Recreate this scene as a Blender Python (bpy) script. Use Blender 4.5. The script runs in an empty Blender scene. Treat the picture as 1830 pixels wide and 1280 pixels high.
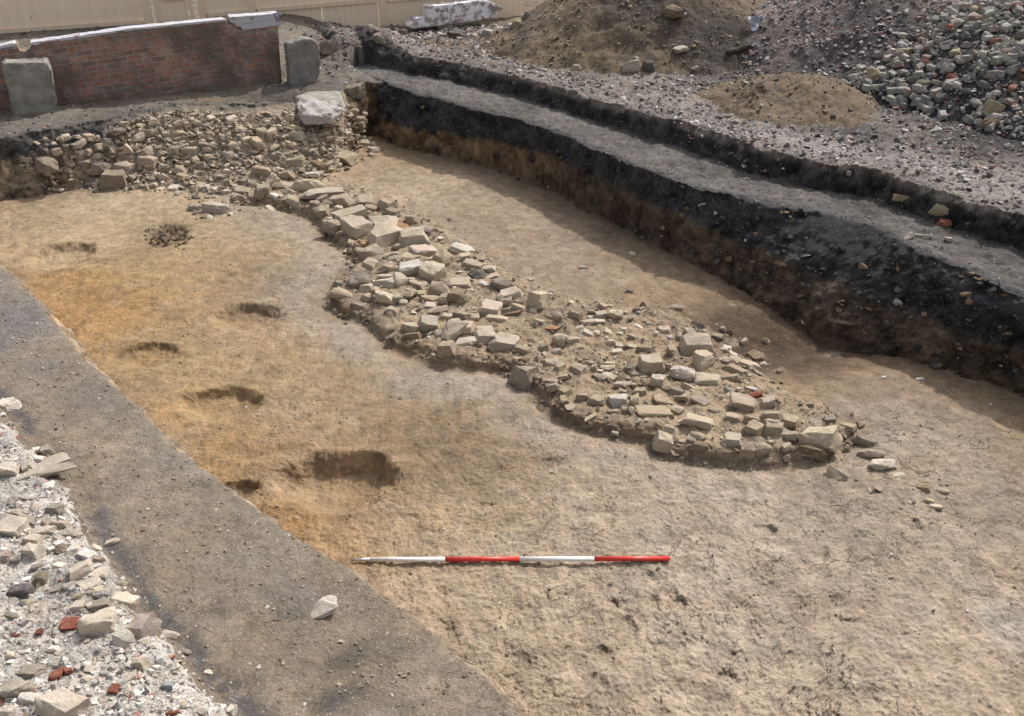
import bpy, bmesh, math, random
import numpy as np
from mathutils import Vector, Matrix
R = math.radians
SC = bpy.context.scene
C = SC.collection
random.seed(7)
rng = np.random.default_rng(11)

# ------------------------------------------------------------------ camera
FPX = 1464.0; PITCH = R(31.5); CH = 4.03
cam = bpy.data.cameras.new('camera'); cam.sensor_width = 36; cam.lens = 36*FPX/1830
cam.clip_end = 1000; cam.clip_start = 0.05
camo = bpy.data.objects.new('camera', cam); C.objects.link(camo)
camo.location = (0, 0, CH); camo.rotation_euler = (math.pi/2-PITCH, 0, 0)
SC.camera = camo
# ------------------------------------------------------------------ light
SUN_EL = R(47); SUN_AZ = R(36)          # azimuth clockwise from +Y
w = bpy.data.worlds.new('World'); SC.world = w; w.use_nodes = True
nt = w.node_tree; bg = nt.nodes['Background']; sk = nt.nodes.new('ShaderNodeTexSky')
sk.sky_type = 'NISHITA'; sk.sun_disc = False; sk.sun_elevation = SUN_EL; sk.sun_rotation = SUN_AZ
sk.air_density = 1.0; sk.dust_density = 4.0; sk.ozone_density = 0.6
hs = nt.nodes.new('ShaderNodeHueSaturation'); hs.inputs['Saturation'].default_value = 0.38
nt.links.new(sk.outputs[0], hs.inputs['Color']); nt.links.new(hs.outputs[0], bg.inputs[0])
bg.inputs[1].default_value = 0.15
sl = bpy.data.lights.new('sun', 'SUN'); sl.energy = 3.0; sl.angle = R(1.6); sl.color = (1, .965, .92)
so = bpy.data.objects.new('sun', sl); C.objects.link(so)
sd = Vector((math.sin(SUN_AZ)*math.cos(SUN_EL), math.cos(SUN_AZ)*math.cos(SUN_EL), math.sin(SUN_EL)))
so.rotation_euler = sd.to_track_quat('Z', 'Y').to_euler(); so.location = (8, 10, 20)
SC.view_settings.view_transform = 'Standard'; SC.view_settings.look = 'None'
SC.view_settings.exposure = 0.38; SC.view_settings.gamma = 1.0

# ------------------------------------------------------------------ helpers
CP, SP = math.cos(PITCH), math.sin(PITCH)
def ray(px, py):
    u = (px-915)/FPX; v = (py-640)/FPX
    return np.array([u+0*v, CP-v*SP+0*u, -SP-v*CP+0*u])
def W(px, py, z=0.0):
    d = ray(px, py); k = (z-CH)/d[2]
    return (d[0]*k, d[1]*k)
def WL(pts, z): return np.array([W(p[0], p[1], z) for p in pts])
_perm = rng.permutation(4096)
_ang = rng.uniform(0, 2*math.pi, 4096); _gx = np.cos(_ang); _gy = np.sin(_ang)
_g3 = rng.normal(size=(4096, 3)); _g3 /= np.linalg.norm(_g3, axis=1)[:, None]
def pn(x, y, seed=0):
    x = x+seed*17.31; y = y-seed*9.77
    xi = np.floor(x).astype(np.int64); yi = np.floor(y).astype(np.int64)
    xf = x-xi; yf = y-yi
    u = xf*xf*xf*(xf*(xf*6-15)+10); v = yf*yf*yf*(yf*(yf*6-15)+10)
    def g(ix, iy, dx, dy):
        h = _perm[(_perm[ix & 4095]+iy) & 4095]
        return _gx[h]*dx+_gy[h]*dy
    a = g(xi, yi, xf, yf); b = g(xi+1, yi, xf-1, yf); c = g(xi, yi+1, xf, yf-1); d = g(xi+1, yi+1, xf-1, yf-1)
    return (a+(b-a)*u+(c-a)*v+(a-b-c+d)*u*v)*1.5
def fb(x, y, f, o=4, seed=0, gain=.5):
    r = 0; a = 1; t = 0
    for i in range(o):
        r = r+a*pn(x*f, y*f, seed+i*3.7); t += a; a *= gain; f *= 2.03
    return r/t
def pn3(x, y, z):
    xi = np.floor(x).astype(np.int64); yi = np.floor(y).astype(np.int64); zi = np.floor(z).astype(np.int64)
    xf, yf, zf = x-xi, y-yi, z-zi
    s = lambda t: t*t*(3-2*t)
    u, v, w_ = s(xf), s(yf), s(zf); r = 0
    for i in (0, 1):
        for j in (0, 1):
            for k in (0, 1):
                h = _perm[(_perm[(_perm[(xi+i) & 4095]+yi+j) & 4095]+zi+k) & 4095]
                d = _g3[h, 0]*(xf-i)+_g3[h, 1]*(yf-j)+_g3[h, 2]*(zf-k)
                r = r+d*(u if i else 1-u)*(v if j else 1-v)*(w_ if k else 1-w_)
    return r*1.6
def ss(a, b, x):
    t = np.clip((x-a)/(b-a), 0, 1); return t*t*(3-2*t)
def dist_line(x, y, P):
    d = np.full(x.shape, 1e9)
    for (ax, ay), (bx, by) in zip(P[:-1], P[1:]):
        vx, vy = bx-ax, by-ay
        t = np.clip(((x-ax)*vx+(y-ay)*vy)/(vx*vx+vy*vy+1e-12), 0, 1)
        d = np.minimum(d, np.hypot(x-ax-t*vx, y-ay-t*vy))
    return d
def inside(x, y, P):
    r = np.zeros(x.shape, bool); n = len(P)
    for i in range(n):
        (ax, ay), (bx, by) = P[i], P[(i+1) % n]
        c = ((ay > y) != (by > y)) & (x < (bx-ax)*(y-ay)/(by-ay+1e-12)+ax)
        r ^= c
    return r
def tag(o, label=None, cat=None, group=None, kind=None):
    if label: o['label'] = label
    if cat: o['category'] = cat
    if group: o['group'] = group
    if kind: o['kind'] = kind
    return o
def link(name, me, m=None, parent=None):
    o = bpy.data.objects.new(name, me); C.objects.link(o)
    if m: me.materials.append(m)
    if parent: o.parent = parent
    return o
def np_mesh(name, V, Fq, smooth=True):
    me = bpy.data.meshes.new(name); n = Fq.shape[1]
    me.vertices.add(len(V)); me.vertices.foreach_set('co', V.astype(np.float32).ravel())
    me.loops.add(Fq.size); me.loops.foreach_set('vertex_index', Fq.astype(np.int32).ravel())
    me.polygons.add(len(Fq)); me.polygons.foreach_set('loop_start', np.arange(0, Fq.size, n, dtype=np.int32))
    me.polygons.foreach_set('loop_total', np.full(len(Fq), n, np.int32))
    me.polygons.foreach_set('use_smooth', np.full(len(Fq), smooth))
    me.update(); return me
def vcol(me, col, name='Col'):
    a = me.color_attributes.new(name, 'FLOAT_COLOR', 'POINT')
    c = np.ones((len(col), 4), np.float32); c[:, :col.shape[1]] = col
    a.data.foreach_set('color', c.ravel())

# ------------------------------------------------------------------ materials
class NT:
    def __init__(s, name):
        s.m = bpy.data.materials.new(name); s.m.use_nodes = True; s.t = s.m.node_tree
        s.b = s.t.nodes['Principled BSDF']; s.b.inputs['Roughness'].default_value = .95
        s.b.inputs['Specular IOR Level'].default_value = .15
    def n(s, ty, **kw):
        n = s.t.nodes.new(ty)
        for k, v in kw.items():
            if k[0] == '_': setattr(n, k[1:], v)
            else: n.inputs[k.replace('9', ' ')].default_value = v
        return n
    def l(s, a, b): s.t.links.new(a, b)
    def noise(s, vec, scale, detail=4, rough=.55, out='Fac'):
        n = s.n('ShaderNodeTexNoise', Scale=scale, Detail=detail, Roughness=rough); s.l(vec, n.inputs['Vector']); return n.outputs[out]
    def ramp(s, f, pts):
        r = s.t.nodes.new('ShaderNodeValToRGB'); s.l(f, r.inputs[0]); e = r.color_ramp.elements
        while len(e) < len(pts): e.new(.5)
        for q, (p, c) in zip(e, pts):
            q.position = p; q.color = (c, c, c, 1) if isinstance(c, (int, float)) else (*c, 1)
        return r.outputs[0]
    def mix(s, f, a, b, mode='MIX'):
        m = s.t.nodes.new('ShaderNodeMix'); m.data_type = 'RGBA'; m.blend_type = mode
        for q, v in ((m.inputs[0], f), (m.inputs[6], a), (m.inputs[7], b)):
            if isinstance(v, bpy.types.NodeSocket): s.l(v, q)
            elif isinstance(v, (int, float)) and q == m.inputs[0]: q.default_value = v
            else: q.default_value = (*v, 1) if not isinstance(v, (int, float)) else (v, v, v, 1)
        return m.outputs[2]
    def math(s, op, a, b=None, c=None):
        m = s.t.nodes.new('ShaderNodeMath'); m.operation = op
        for i, v in enumerate((a, b, c)):
            if v is None: continue
            if isinstance(v, bpy.types.NodeSocket): s.l(v, m.inputs[i])
            else: m.inputs[i].default_value = v
        return m.outputs[0]
    def bump(s, h, strength, dist, prev=None):
        b = s.t.nodes.new('ShaderNodeBump'); b.inputs['Distance'].default_value = dist
        s.l(h, b.inputs['Height'])
        if isinstance(strength, bpy.types.NodeSocket): s.l(strength, b.inputs['Strength'])
        else: b.inputs['Strength'].default_value = strength
        if prev: s.l(prev, b.inputs['Normal'])
        return b.outputs[0]
    def obj(s): return s.t.nodes.new('ShaderNodeTexCoord').outputs['Object']

def soil_material():
    s = NT('soil'); v = s.obj()
    col = s.n('ShaderNodeVertexColor', _layer_name='Col').outputs[0]
    par = s.n('ShaderNodeVertexColor', _layer_name='Par').outputs[0]
    sep = s.t.nodes.new('ShaderNodeSeparateColor'); s.l(par, sep.inputs[0])
    grit, crack, fine = sep.outputs
    n1 = s.noise(v, 9, 6, .62); n2 = s.noise(v, 60, 6, .7); n3 = s.noise(v, 260, 3, .7)
    f = s.math('ADD', s.math('MULTIPLY', s.math('SUBTRACT', n1, .5), .9), s.math('MULTIPLY', s.math('SUBTRACT', n2, .5), 1.3))
    f = s.math('ADD', f, s.math('MULTIPLY', s.math('SUBTRACT', n3, .5), .8))
    f = s.math('ADD', s.math('MULTIPLY', f, s.math('MULTIPLY_ADD', grit, .7, .75)), 1.0)
    cc = s.t.nodes.new('ShaderNodeVectorMath'); cc.operation = 'SCALE'; s.l(col, cc.inputs[0]); s.l(f, cc.inputs['Scale'])
    base = cc.outputs[0]
    # warm and cool mottling of the earth
    hn = s.noise(v, 3.5, 5, .6)
    base = s.mix(s.math('MULTIPLY', s.ramp(hn, [(.42, 0), (.62, 1)]), .22), base, s.mix(1, base, (1.12, .96, .78), 'MULTIPLY'))
    # grains: pale and dark grit
    vo = s.n('ShaderNodeTexVoronoi', Scale=70.0, Randomness=1.0); s.l(v, vo.inputs['Vector'])
    sp = s.ramp(vo.outputs['Distance'], [(.18, 1), (.36, 0)])
    wn = s.t.nodes.new('ShaderNodeSeparateColor'); s.l(vo.outputs['Color'], wn.inputs[0])
    pale = s.math('MULTIPLY', sp, s.math('GREATER_THAN', wn.outputs[0], s.math('MULTIPLY_ADD', grit, -.22, .985)))
    base = s.mix(s.math('MULTIPLY', pale, .6), base, s.mix(wn.outputs[1], (.40, .36, .31), (.55, .53, .5)))
    dark = s.math('MULTIPLY', sp, s.math('LESS_THAN', wn.outputs[0], s.math('MULTIPLY_ADD', grit, .10, .05)))
    base = s.mix(s.math('MULTIPLY', dark, .6), base, s.mix(1, base, (.42, .38, .34), 'MULTIPLY'))
    vo2 = s.n('ShaderNodeTexVoronoi', Scale=22.0, Randomness=1.0); s.l(v, vo2.inputs['Vector'])
    w2 = s.t.nodes.new('ShaderNodeSeparateColor'); s.l(vo2.outputs['Color'], w2.inputs[0])
    # drying cracks
    wv = s.n('ShaderNodeVectorMath', _operation='MULTIPLY_ADD')
    nn = s.n('ShaderNodeTexNoise', Scale=5.0, Detail=4.0); s.l(v, nn.inputs['Vector'])
    s.l(nn.outputs['Color'], wv.inputs[0]); wv.inputs[1].default_value = (.28, .28, .28); s.l(v, wv.inputs[2])
    ve = s.n('ShaderNodeTexVoronoi', _feature='DISTANCE_TO_EDGE', Scale=5.5); s.l(wv.outputs[0], ve.inputs['Vector'])
    ve2 = s.n('ShaderNodeTexVoronoi', _feature='DISTANCE_TO_EDGE', Scale=13.0); s.l(wv.outputs[0], ve2.inputs['Vector'])
    brk = s.ramp(s.noise(v, 3.1, 3), [(.46, 0), (.56, 1)])
    brk2 = s.ramp(s.noise(v, 4.3, 3), [(.52, 0), (.60, 1)])
    c1 = s.math('MULTIPLY', s.ramp(ve.outputs['Distance'], [(.006, 1), (.022, 0)]), brk)
    c2 = s.math('MULTIPLY', s.ramp(ve2.outputs['Distance'], [(.01, 1), (.035, 0)]), brk2)
    ck = s.math('MULTIPLY', s.math('MAXIMUM', c1, s.math('MULTIPLY', c2, .6)), crack)
    base = s.mix(s.math('MULTIPLY', ck, .5), base, s.mix(1, base, (.42, .38, .33), 'MULTIPLY'))  # shade down in the cracks painted as a darker, moist soil tone
    s.l(base, s.b.inputs['Base Color'])
    b1 = s.bump(s.noise(v, 22, 8, .72), .9, .022)
    b2 = s.bump(n2, s.math('MULTIPLY_ADD', grit, .8, .5), .010, b1)
    b3 = s.bump(s.math('SUBTRACT', 1, vo.outputs['Distance']), s.math('MULTIPLY_ADD', grit, .6, .12), .006, b2)
    b4 = s.bump(s.math('SUBTRACT', 1, vo2.outputs['Distance']), s.math('MULTIPLY', grit, .55), .02, b3)
    b5 = s.bump(s.math('SUBTRACT', 1, ck), .9, .012, b4)
    s.l(b5, s.b.inputs['Normal'])
    return s.m
def stone_material(name='limestone', dirt=.5):
    s = NT(name); v = s.obj()
    oi = s.t.nodes.new('ShaderNodeObjectInfo')
    ad = s.n('ShaderNodeVectorMath', _operation='ADD'); s.l(v, ad.inputs[0])
    cx = s.t.nodes.new('ShaderNodeCombineXYZ'); s.l(s.math('MULTIPLY', oi.outputs['Random'], 37), cx.inputs[0]); s.l(cx.outputs[0], ad.inputs[1]); v = ad.outputs[0]
    base = oi.outputs['Color']
    n1 = s.noise(v, 2.2, 6, .65); n2 = s.noise(v, 14, 6, .7)
    base = s.mix(s.ramp(n1, [(.3, .55), (.7, 0)]), base, s.mix(1, base, (.62, .54, .44), 'MULTIPLY'))
    base = s.mix(s.ramp(n2, [(.35, .4), (.6, 0)]), base, s.mix(1, base, (.6, .56, .5), 'MULTIPLY'))
    base = s.mix(s.ramp(s.noise(v, 5, 3), [(.55, 0), (.75, .3)]), base, (.62, .58, .52))
    base = s.mix(s.ramp(s.noise(v, 3.3, 3), [(.6, 0), (.72, dirt)]), base, (.32, .24, .16))
    s.l(base, s.b.inputs['Base Color'])
    s.l(s.bump(n2, .5, .006, s.bump(s.noise(v, 3.5, 8, .7), .6, .02)), s.b.inputs['Normal'])
    return s.m
def stuff_material(name):
    s = NT(name); v = s.obj()
    col = s.n('ShaderNodeVertexColor', _layer_name='Col').outputs[0]
    n2 = s.noise(v, 90, 5, .7)
    base = s.mix(s.ramp(n2, [(.3, .5), (.65, 0)]), col, s.mix(1, col, (.55, .5, .45), 'MULTIPLY'))
    s.l(base, s.b.inputs['Base Color'])
    s.l(s.bump(n2, .6, .006), s.b.inputs['Normal'])
    return s.m
M_SOIL = soil_material(); M_STONE = stone_material(); M_STUFF = stuff_material('small_stone')

# ------------------------------------------------------------------ the lie of the land (metres, trench floor = 0)
def rail(pts, z, ds, dt):
    P = WL(pts, z); s_ = P@ds; t_ = P@dt; o = np.argsort(s_); return s_[o], t_[o]
DS = np.array([.6416, -.767]); DT = np.array([.767, .6416])
R0 = rail([(659,237),(710,261),(795,281),(923,315),(974,339),(1091,400),(1227,468),(1317,513),(1400,568),(1512,608),(1680,658),(1830,705)], 0, DS, DT)
R1 = rail([(690,149),(737,166),(805,185),(859,200),(937,232),(1008,242),(1091,282),(1181,313),(1254,341),(1376,368),(1467,383),(1567,412),(1635,447),(1726,482),(1771,508),(1830,531)], .8, DS, DT)
R2 = rail([(685,125),(754,139),(822,152),(873,163),(974,190),(1042,217),(1120,237),(1227,273),(1331,309),(1454,341),(1567,359),(1671,400),(1726,418),(1830,454)], .8, DS, DT)
R3 = rail([(695,85),(737,98),(822,112),(890,136),(967,159),(1059,176),(1120,200),(1204,236),(1317,270),(1408,282),(1499,295),(1590,331),(1680,341),(1771,381),(1830,400)], 1.1, DS, DT)
ES = np.array([.714, -.70]); ET = np.array([-.70, -.714])
L0 = rail([(0,470),(60,535),(90,572),(150,640),(190,682),(250,730),(300,790),(345,825),(430,888),(480,930),(560,975),(640,1034),(700,1075),(760,1120),(830,1180),(880,1220),(930,1280)], .5, ES, ET)
L1 = rail([(0,700),(30,745),(60,770),(130,850),(150,890),(190,960),(230,1010),(260,1062),(320,1120),(350,1170),(440,1262)], .72, ES, ET)
B0 = np.array([(-9,10.2),(-6.99,10.64),(-6.08,11.17),(-5.26,11.12),(-4.04,11.01),(-3.3,11.2),(-2.86,11.45),(-2.6,12.2),(-2.4,13.7),(-1,14.2)])
B1 = np.array([(-9,10.6),(-6.94,11.01),(-6.25,11.55),(-5.62,12.28),(-5.03,12.76),(-3.91,12.7),(-3.44,13.0),(-2.9,13.4),(-2.65,14.0),(-1,14.5)])
MF = WL([(440,348),(500,362),(560,378),(580,405),(625,440),(640,470),(600,500),(590,530),(610,550),(655,562),(700,605),(790,640),(880,645),(925,655),(965,690),(1000,735),(1070,757),(1160,775),(1200,800),(1290,812),(1380,818),(1470,802),(1505,775),(1530,760)], .05)
MB = WL([(1530,765),(1480,725),(1400,690),(1350,640),(1290,590),(1200,550),(1100,545),(1000,520),(900,480),(840,435),(760,385),(700,350),(620,328),(560,310),(440,348)], .05)
MP = np.vstack([MF, MB])
def heap(x, y, cx, cy, zp, slope, seed, rough=.12):
    r = np.hypot(x-cx, y-cy)*(1+.13*fb(x-cx, y-cy, .7, 3, seed))
    r = np.sqrt(r*r+.12)
    return zp-slope*r+rough*fb(x, y, 1.6, 5, seed+5)
PITS = [ # px centre, half width px, half depth px, depth m, skew
    (606, 860, 122, 58, .22, 0), (396, 722, 82, 34, .12, 0), (443, 567, 70, 26, .12, 0),
    (256, 636, 68, 26, .08, 0), (108, 456, 64, 24, .11, 0), (296, 421, 44, 21, .07, 1), (432, 872, 38, 18, .08, 0)]
def land(x, y):
    """returns z, region, base colour, parameters"""
    n_lo = fb(x, y, .35, 3, 1); n_mid = fb(x, y, 1.3, 4, 2); n_hi = fb(x, y, 6, 5, 3, .6); n_vh = fb(x, y, 30, 3, 4, .6)
    s_ = x*DS[0]+y*DS[1]; t_ = x*DT[0]+y*DT[1]
    wig = .10*fb(s_, t_, 1.3, 4, 7, .55)
    i0, i1, i2, i3 = [np.interp(s_, *r) for r in (R0, R1, R2, R3)]
    i1 = np.maximum(i1, i0+.12); i2 = np.maximum(i2, i1+.5); i3 = np.maximum(i3, i2+.1)
    td = t_+wig
    # ---- floor
    fl = .024*n_lo+.022*n_mid+.017*n_hi+.006*n_vh+.010*np.clip(fb(x, y, 11, 3, 22, .6), -.2, 1)
    near = ss(6.2, 4.2, y)
    fl = fl+near*(.019*fb(x, y, 3.2, 4, 21, .6)+.006*n_vh)
    rough_sw = np.exp(-(((x-1.0)/1.3)**2+((y-3.2)/.9)**2))
    fl = fl+rough_sw*(.028*fb(x, y, 5, 5, 31, .62)-.02*np.clip(fb(x, y, 4.2, 2, 32), 0, 1))
    # hollow by the side of the trench
    hx, hy = W(1400, 622, -.05)
    fl = fl-.13*np.exp(-(((x-hx)/.75)**2+((y-hy)/.42)**2))
    # ---- stone wall footing
    dF = dist_line(x, y, MF); dB = dist_line(x, y, MB); ins = inside(x, y, MP)
    dFs = np.where(ins, dF, -dF)+.10*fb(x, y, 3.5, 3, 43, .6)+.02
    mh = np.where(ins | (dB < dF), ss(-.03, .10, dFs+.03*n_hi), ss(-.05, .10, dFs+.03*n_hi))
    bk = np.where(ins, 1.0, np.where(dB < dF, ss(.45, 0, dB), 1.0))
    mound = .07*np.where(ins, mh*ss(-.1, .25, dB+.05), np.where(dB <= dF, bk*.35*0+ss(.35, -.02, dB)*.28, ss(.07, 0, dF+.03*n_hi)*.15))
    mound = mound*(1+.35*n_mid)+np.where(ins, 1, 0)*ss(0, .2, dF)*(.035*n_hi+.03*fb(x, y, 2.6, 3, 41))
    fl = fl+mound
    # gully along the front of the wall
    fl = fl-.035*np.where(ins, 0, np.exp(-((dF-.07)/.09)**2))
    # ---- pits
    pitmask = np.zeros_like(x); rim = np.zeros_like(x)
    for j, (px, py, hw, hh, dp, kind) in enumerate(PITS):
        cx, cy = W(px, py); ax = abs(W(px+hw, py)[0]-cx); ay = abs(W(px, py-hh)[1]-cy)
        u = (x-cx)/ax; v = (y-cy)/ay
        c_, s2 = math.cos(.25), math.sin(.25); u, v = u*c_-v*s2*.6, v*c_+u*s2*.6
        r = np.hypot(u, v)*(1+.16*fb(x, y, 3, 4, 50+j)+.05*n_hi); th = np.arctan2(v, u+.0)
        steep = ss(-.5, .75, np.sin(th-.35))      # far and right rims are cut steeply
        dshal = ss(1.0, .15, r); dst = ss(1.0, .70, r)
        d = dp*(dshal*(1-steep)+dst*steep*(.75+.25*ss(.9, .2, r)))
        if kind: d = dp*ss(1, .6, r)*(1+1.2*fb(x, y, 9, 3, 60))
        fl = fl-d; pitmask = np.maximum(pitmask, ss(1.02, .88, r)*(.5+.5*steep) if not kind else ss(1.05, .8, r))
    # scrapes and heel marks in the near clay
    for px, py, hw, hh, dp in [(1365,948,26,14,.03),(1320,1105,40,40,.022),(1215,1078,16,14,.045),(1168,1078,14,18,.04),(1395,1012,26,12,.014),(1500,1112,50,13,.02),(1255,1030,30,16,.014),
                               (1095,1080,18,16,.03),(1120,1130,22,30,.03),(1075,1180,26,22,.025),(1320,900,26,9,.02),(800,1140,22,14,.015),(945,1095,26,14,.014),(1300,1215,24,26,.02),(1430,1240,22,14,.02),
                               (1060,1225,30,22,.025),(985,1010,20,9,.01),(1540,1235,40,10,.01),(985,825,22,9,.03),(730,925,22,8,.02),(870,905,30,8,.012),(1700,1010,30,18,.012),(640,560,14,8,.01)]:
        cx, cy = W(px, py); ax = abs(W(px+hw, py)[0]-cx); ay = abs(W(px, py-hh)[1]-cy)
        r = np.hypot((x-cx)/ax, (y-cy)/ay)*(1+.25*n_hi)
        fl = fl-dp*ss(1.05, .55, r)*(.6+.4*np.clip((y-cy)/ay+(x-cx)/ax*.5, -1, 1))
    z = fl.copy(); reg = np.zeros(x.shape, np.int8)
    # ---- right-hand side of the trench
    brink = .80+.02*n_mid+.015*n_hi
    low = (td-i0)/(i1-i0)
    ledge_h = brink+.03*np.clip((td-i1)/(i2-i1), 0, 1)+.022*n_hi+.03*np.clip(fb(x, y, 9, 3, 44, .6), 0, 1)
    # three steps of the cut: lower face bulges, dark layer steeper
    prof = np.where(low < 1, brink*(low+.10*np.sin(np.clip(low, 0, 1)*math.pi)*(1+n_mid)), ledge_h)
    q3 = np.clip((td-i2)/(i3-i2), 0, 1)
    bank = 1.10+.035*np.clip(t_-i3, 0, 12)*ss(-12.6, -9, s_)+.05*n_mid+.03*n_hi-.20*ss(.2, 1.4, t_-i3)*ss(-11.8, -13.2, s_)
    prof = np.where(td > i2, ledge_h+(bank-ledge_h)*(q3**1.0), prof)
    RR = prof
    m = RR > z; z = np.where(m, RR, z)
    reg = np.where(m, np.where(low < 1, 1, np.where(td < i2, 2, 3)), reg)
    # ---- heaps on the bank
    ok = td > i3
    hp = [(heap(x, y, 2.7, 15.9, 2.95, .60, 71), 4), (heap(x, y, 3.95, 11.55, 1.60, .36, 72, .12), 5),
          (heap(x, y, 6.4, 14.9, 3.0, .52, 73, .10), 6), (heap(x, y, 8.4, 12.6, 3.1, .50, 74, .07), 7),
          (heap(x, y, 1.9, 16.2, 1.6, .24, 75, .10), 3)]
    for h, rg in hp:
        m = (h > z) & ok; z = np.where(m, h, z); reg = np.where(m, rg, reg)
    rub = ok & (reg >= 3)
    z = z+np.where(rub, .035*fb(x, y, 5, 4, 77, .65)+.012*n_vh, 0)
    # ---- left-hand ledge and rubble bank
    a_ = x*ES[0]+y*ES[1]; b_ = x*ET[0]+y*ET[1]
    wl = .05*fb(a_, b_, 2.2, 4, 81, .6)
    j0, j1 = np.interp(a_, *L0), np.interp(a_, *L1)
    bd = b_+wl; q = (bd-(j0-.20))/.20
    lh = .50+.10*np.clip((bd-j0)/(j1-j0+1e-6), 0, 1)+.012*n_mid+.012*n_hi+.004*n_vh
    rb = .76+.10*np.clip(b_-j1, 0, 6)+.05*n_mid+.035*n_hi+.012*n_vh
    q1 = ss(0, .16, bd-j1+.05*n_hi)
    LL = np.where(q < 1, .50*q, lh+(rb-lh)*q1)
    m = LL > z; z = np.where(m, LL, z); reg = np.where(m, np.where(q < .9, 1, np.where(q1 < .5, 8, 9)), reg)
    # ---- far end
    k0 = np.interp(x, B0[:, 0], B0[:, 1]); k1 = np.interp(x, B1[:, 0], B1[:, 1])
    yy = y+.05*n_mid+.04*n_hi
    qb = (yy-k0)/(k1-k0)
    gh = .78+.02*n_mid+.012*n_hi
    gh = gh+.03*fb(x, y, 5, 3, 93, .6)
    gb = gh+ss(14.3, 15.6, y-.416/.91*(x+3.8))*.12
    # ground behind the brick wall is made up higher
    wl_n = (y-12.45)-(x+7.6)*(14.18-12.45)/(7.6-3.8)
    gb = gb+.38*ss(.1, .5, wl_n)*ss(-3.3, -4.6, x)
    stepq = np.where(qb < 1, np.clip(qb, -5, 1)-.08*np.sin(np.clip(qb, 0, 1)*math.pi*2), 1)
    BB = np.where(qb < 1, .76*stepq, gb)
    lumpy = ss(0, .15, qb)*ss(1.3, .9, qb)*ss(-6.2, -5.6, x)
    BB = BB+lumpy*(.07*fb(x, y, 3.2, 4, 91, .65))
    m = (BB > z) & (td < i3+.0) & (t_ < i2+.3) | ((BB > z) & (x < -2.4)); z = np.where(m, BB, z); reg = np.where(m, np.where(qb < 1, 10, 11), reg)
    # coaly hollow by the brick wall corner and bump of spoil behind it
    z = z-.10*np.exp(-(((x+3.75)/.55)**2+((y-13.3)/.30)**2))*(reg == 11)
    cx, cy = W(640, 92, 1.0); z = z+.38*np.exp(-(((x-cx)/.75)**2+((y-cy)/.8)**2))*(1+.5*n_mid)*((reg == 11) | (reg == 3))
    cx, cy = W(655, 62, 1.1); z = z+.06*np.exp(-(((x-cx)/.6)**2+((y-cy)/.6)**2))

    # ================= colour (albedo of each soil, plus some painted shade) =================
    def mixc(c, col, f): return c+(np.array(col)[None, :]-c)*f[:, None]
    sh = x.shape; X = x.ravel(); Y = y.ravel()
    f_ = lambda a: a.ravel()
    rg = reg.ravel(); N = X.size
    col = np.tile(np.array([.262, .188, .117]), (N, 1))
    wx = X+.18*f_(fb(x, y, 1.1, 4, 101, .6)); wy = Y+.22*f_(fb(x, y, 1.1, 4, 102, .6))
    def blob(px, py, hw, hh, c, st):
        nonlocal col
        cx, cy = W(px, py); ax = abs(W(px+hw, py)[0]-cx); ay = abs(W(px, py-hh)[1]-cy)
        g = np.exp(-(((wx-cx)/ax)**2+((wy-cy)/ay)**2)**1.3)
        col = mixc(col, c, st*g)
    PALE = (.375, .31, .24); ORG = (.28, .168, .072); GRY = (.235, .20, .16); BRN = (.165, .12, .078); YEL = (.275, .20, .108)
    for b in [(1350,1090,620,260,PALE,.9),(1500,900,500,150,(.30,.25,.195),.8),(850,450,330,130,(.225,.175,.13),.85),(1050,440,160,80,(.25,.20,.15),.6),(760,330,170,50,(.32,.255,.185),.7),
              (150,560,190,80,ORG,.9),(330,720,90,60,ORG,.4),(230,470,120,40,YEL,.6),(130,400,200,40,(.33,.26,.165),.7),(330,360,240,30,(.36,.29,.20),.6),(300,640,160,60,YEL,.5),(420,800,100,40,ORG,.5),(520,930,110,50,ORG,.7),
              (380,850,60,30,ORG,.5),(620,985,90,30,ORG,.4),(440,480,180,70,YEL,.35),(540,660,200,60,YEL,.45),(120,500,90,20,ORG,.7),(620,700,200,60,(.28,.205,.125),.5),
              (560,500,90,60,GRY,.7),(640,600,70,50,GRY,.8),(760,680,90,30,GRY,.8),(870,690,110,32,(.30,.26,.21),.8),(960,760,90,30,(.30,.26,.21),.7),(1110,820,110,30,(.33,.275,.21),.7),(500,400,120,30,(.28,.24,.185),.6),
              (840,800,110,60,BRN,.55),(830,850,90,40,BRN,.5),(700,770,120,30,BRN,.30),(990,820,40,14,BRN,.5),(620,850,105,55,(.30,.20,.11),.55),(400,722,72,30,(.28,.19,.10),.6),
              (447,566,60,22,(.28,.19,.11),.5),(262,640,70,24,(.27,.175,.09),.6),(112,455,55,22,(.34,.26,.16),.5),(296,421,42,20,(.12,.085,.055),.8),(432,872,38,16,(.20,.14,.08),.6),
              (820,940,140,30,YEL,.3),(1640,760,150,60,(.30,.255,.205),.7),(1760,900,120,90,(.30,.25,.20),.5),(1600,830,120,40,(.27,.21,.155),.6),(1480,860,100,30,(.27,.21,.155),.5),
              (1800,1110,50,60,(.27,.25,.24),.6),(1180,470,110,50,(.25,.185,.125),.7),(1335,590,160,62,(.095,.065,.043),.92),(1250,540,130,30,(.20,.14,.09),.8),(1450,608,140,46,(.09,.062,.042),.92),(1580,690,90,30,(.26,.20,.15),.6),  # darkest two: moist hollow soil with the section's shadow painted in
              (650,790,150,12,(.24,.16,.09),.35),(720,270,60,14,(.38,.29,.16),.6),(960,1110,200,120,(.325,.26,.185),.6),(150,350,150,10,(.27,.21,.15),.5)]:
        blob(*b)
    # floor colour darkens towards the foot of the section
    dd = f_(i0-td); col = mixc(col, (.155, .112, .076), .8*np.exp(-np.clip(dd, 0, 9)/.26))
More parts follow.
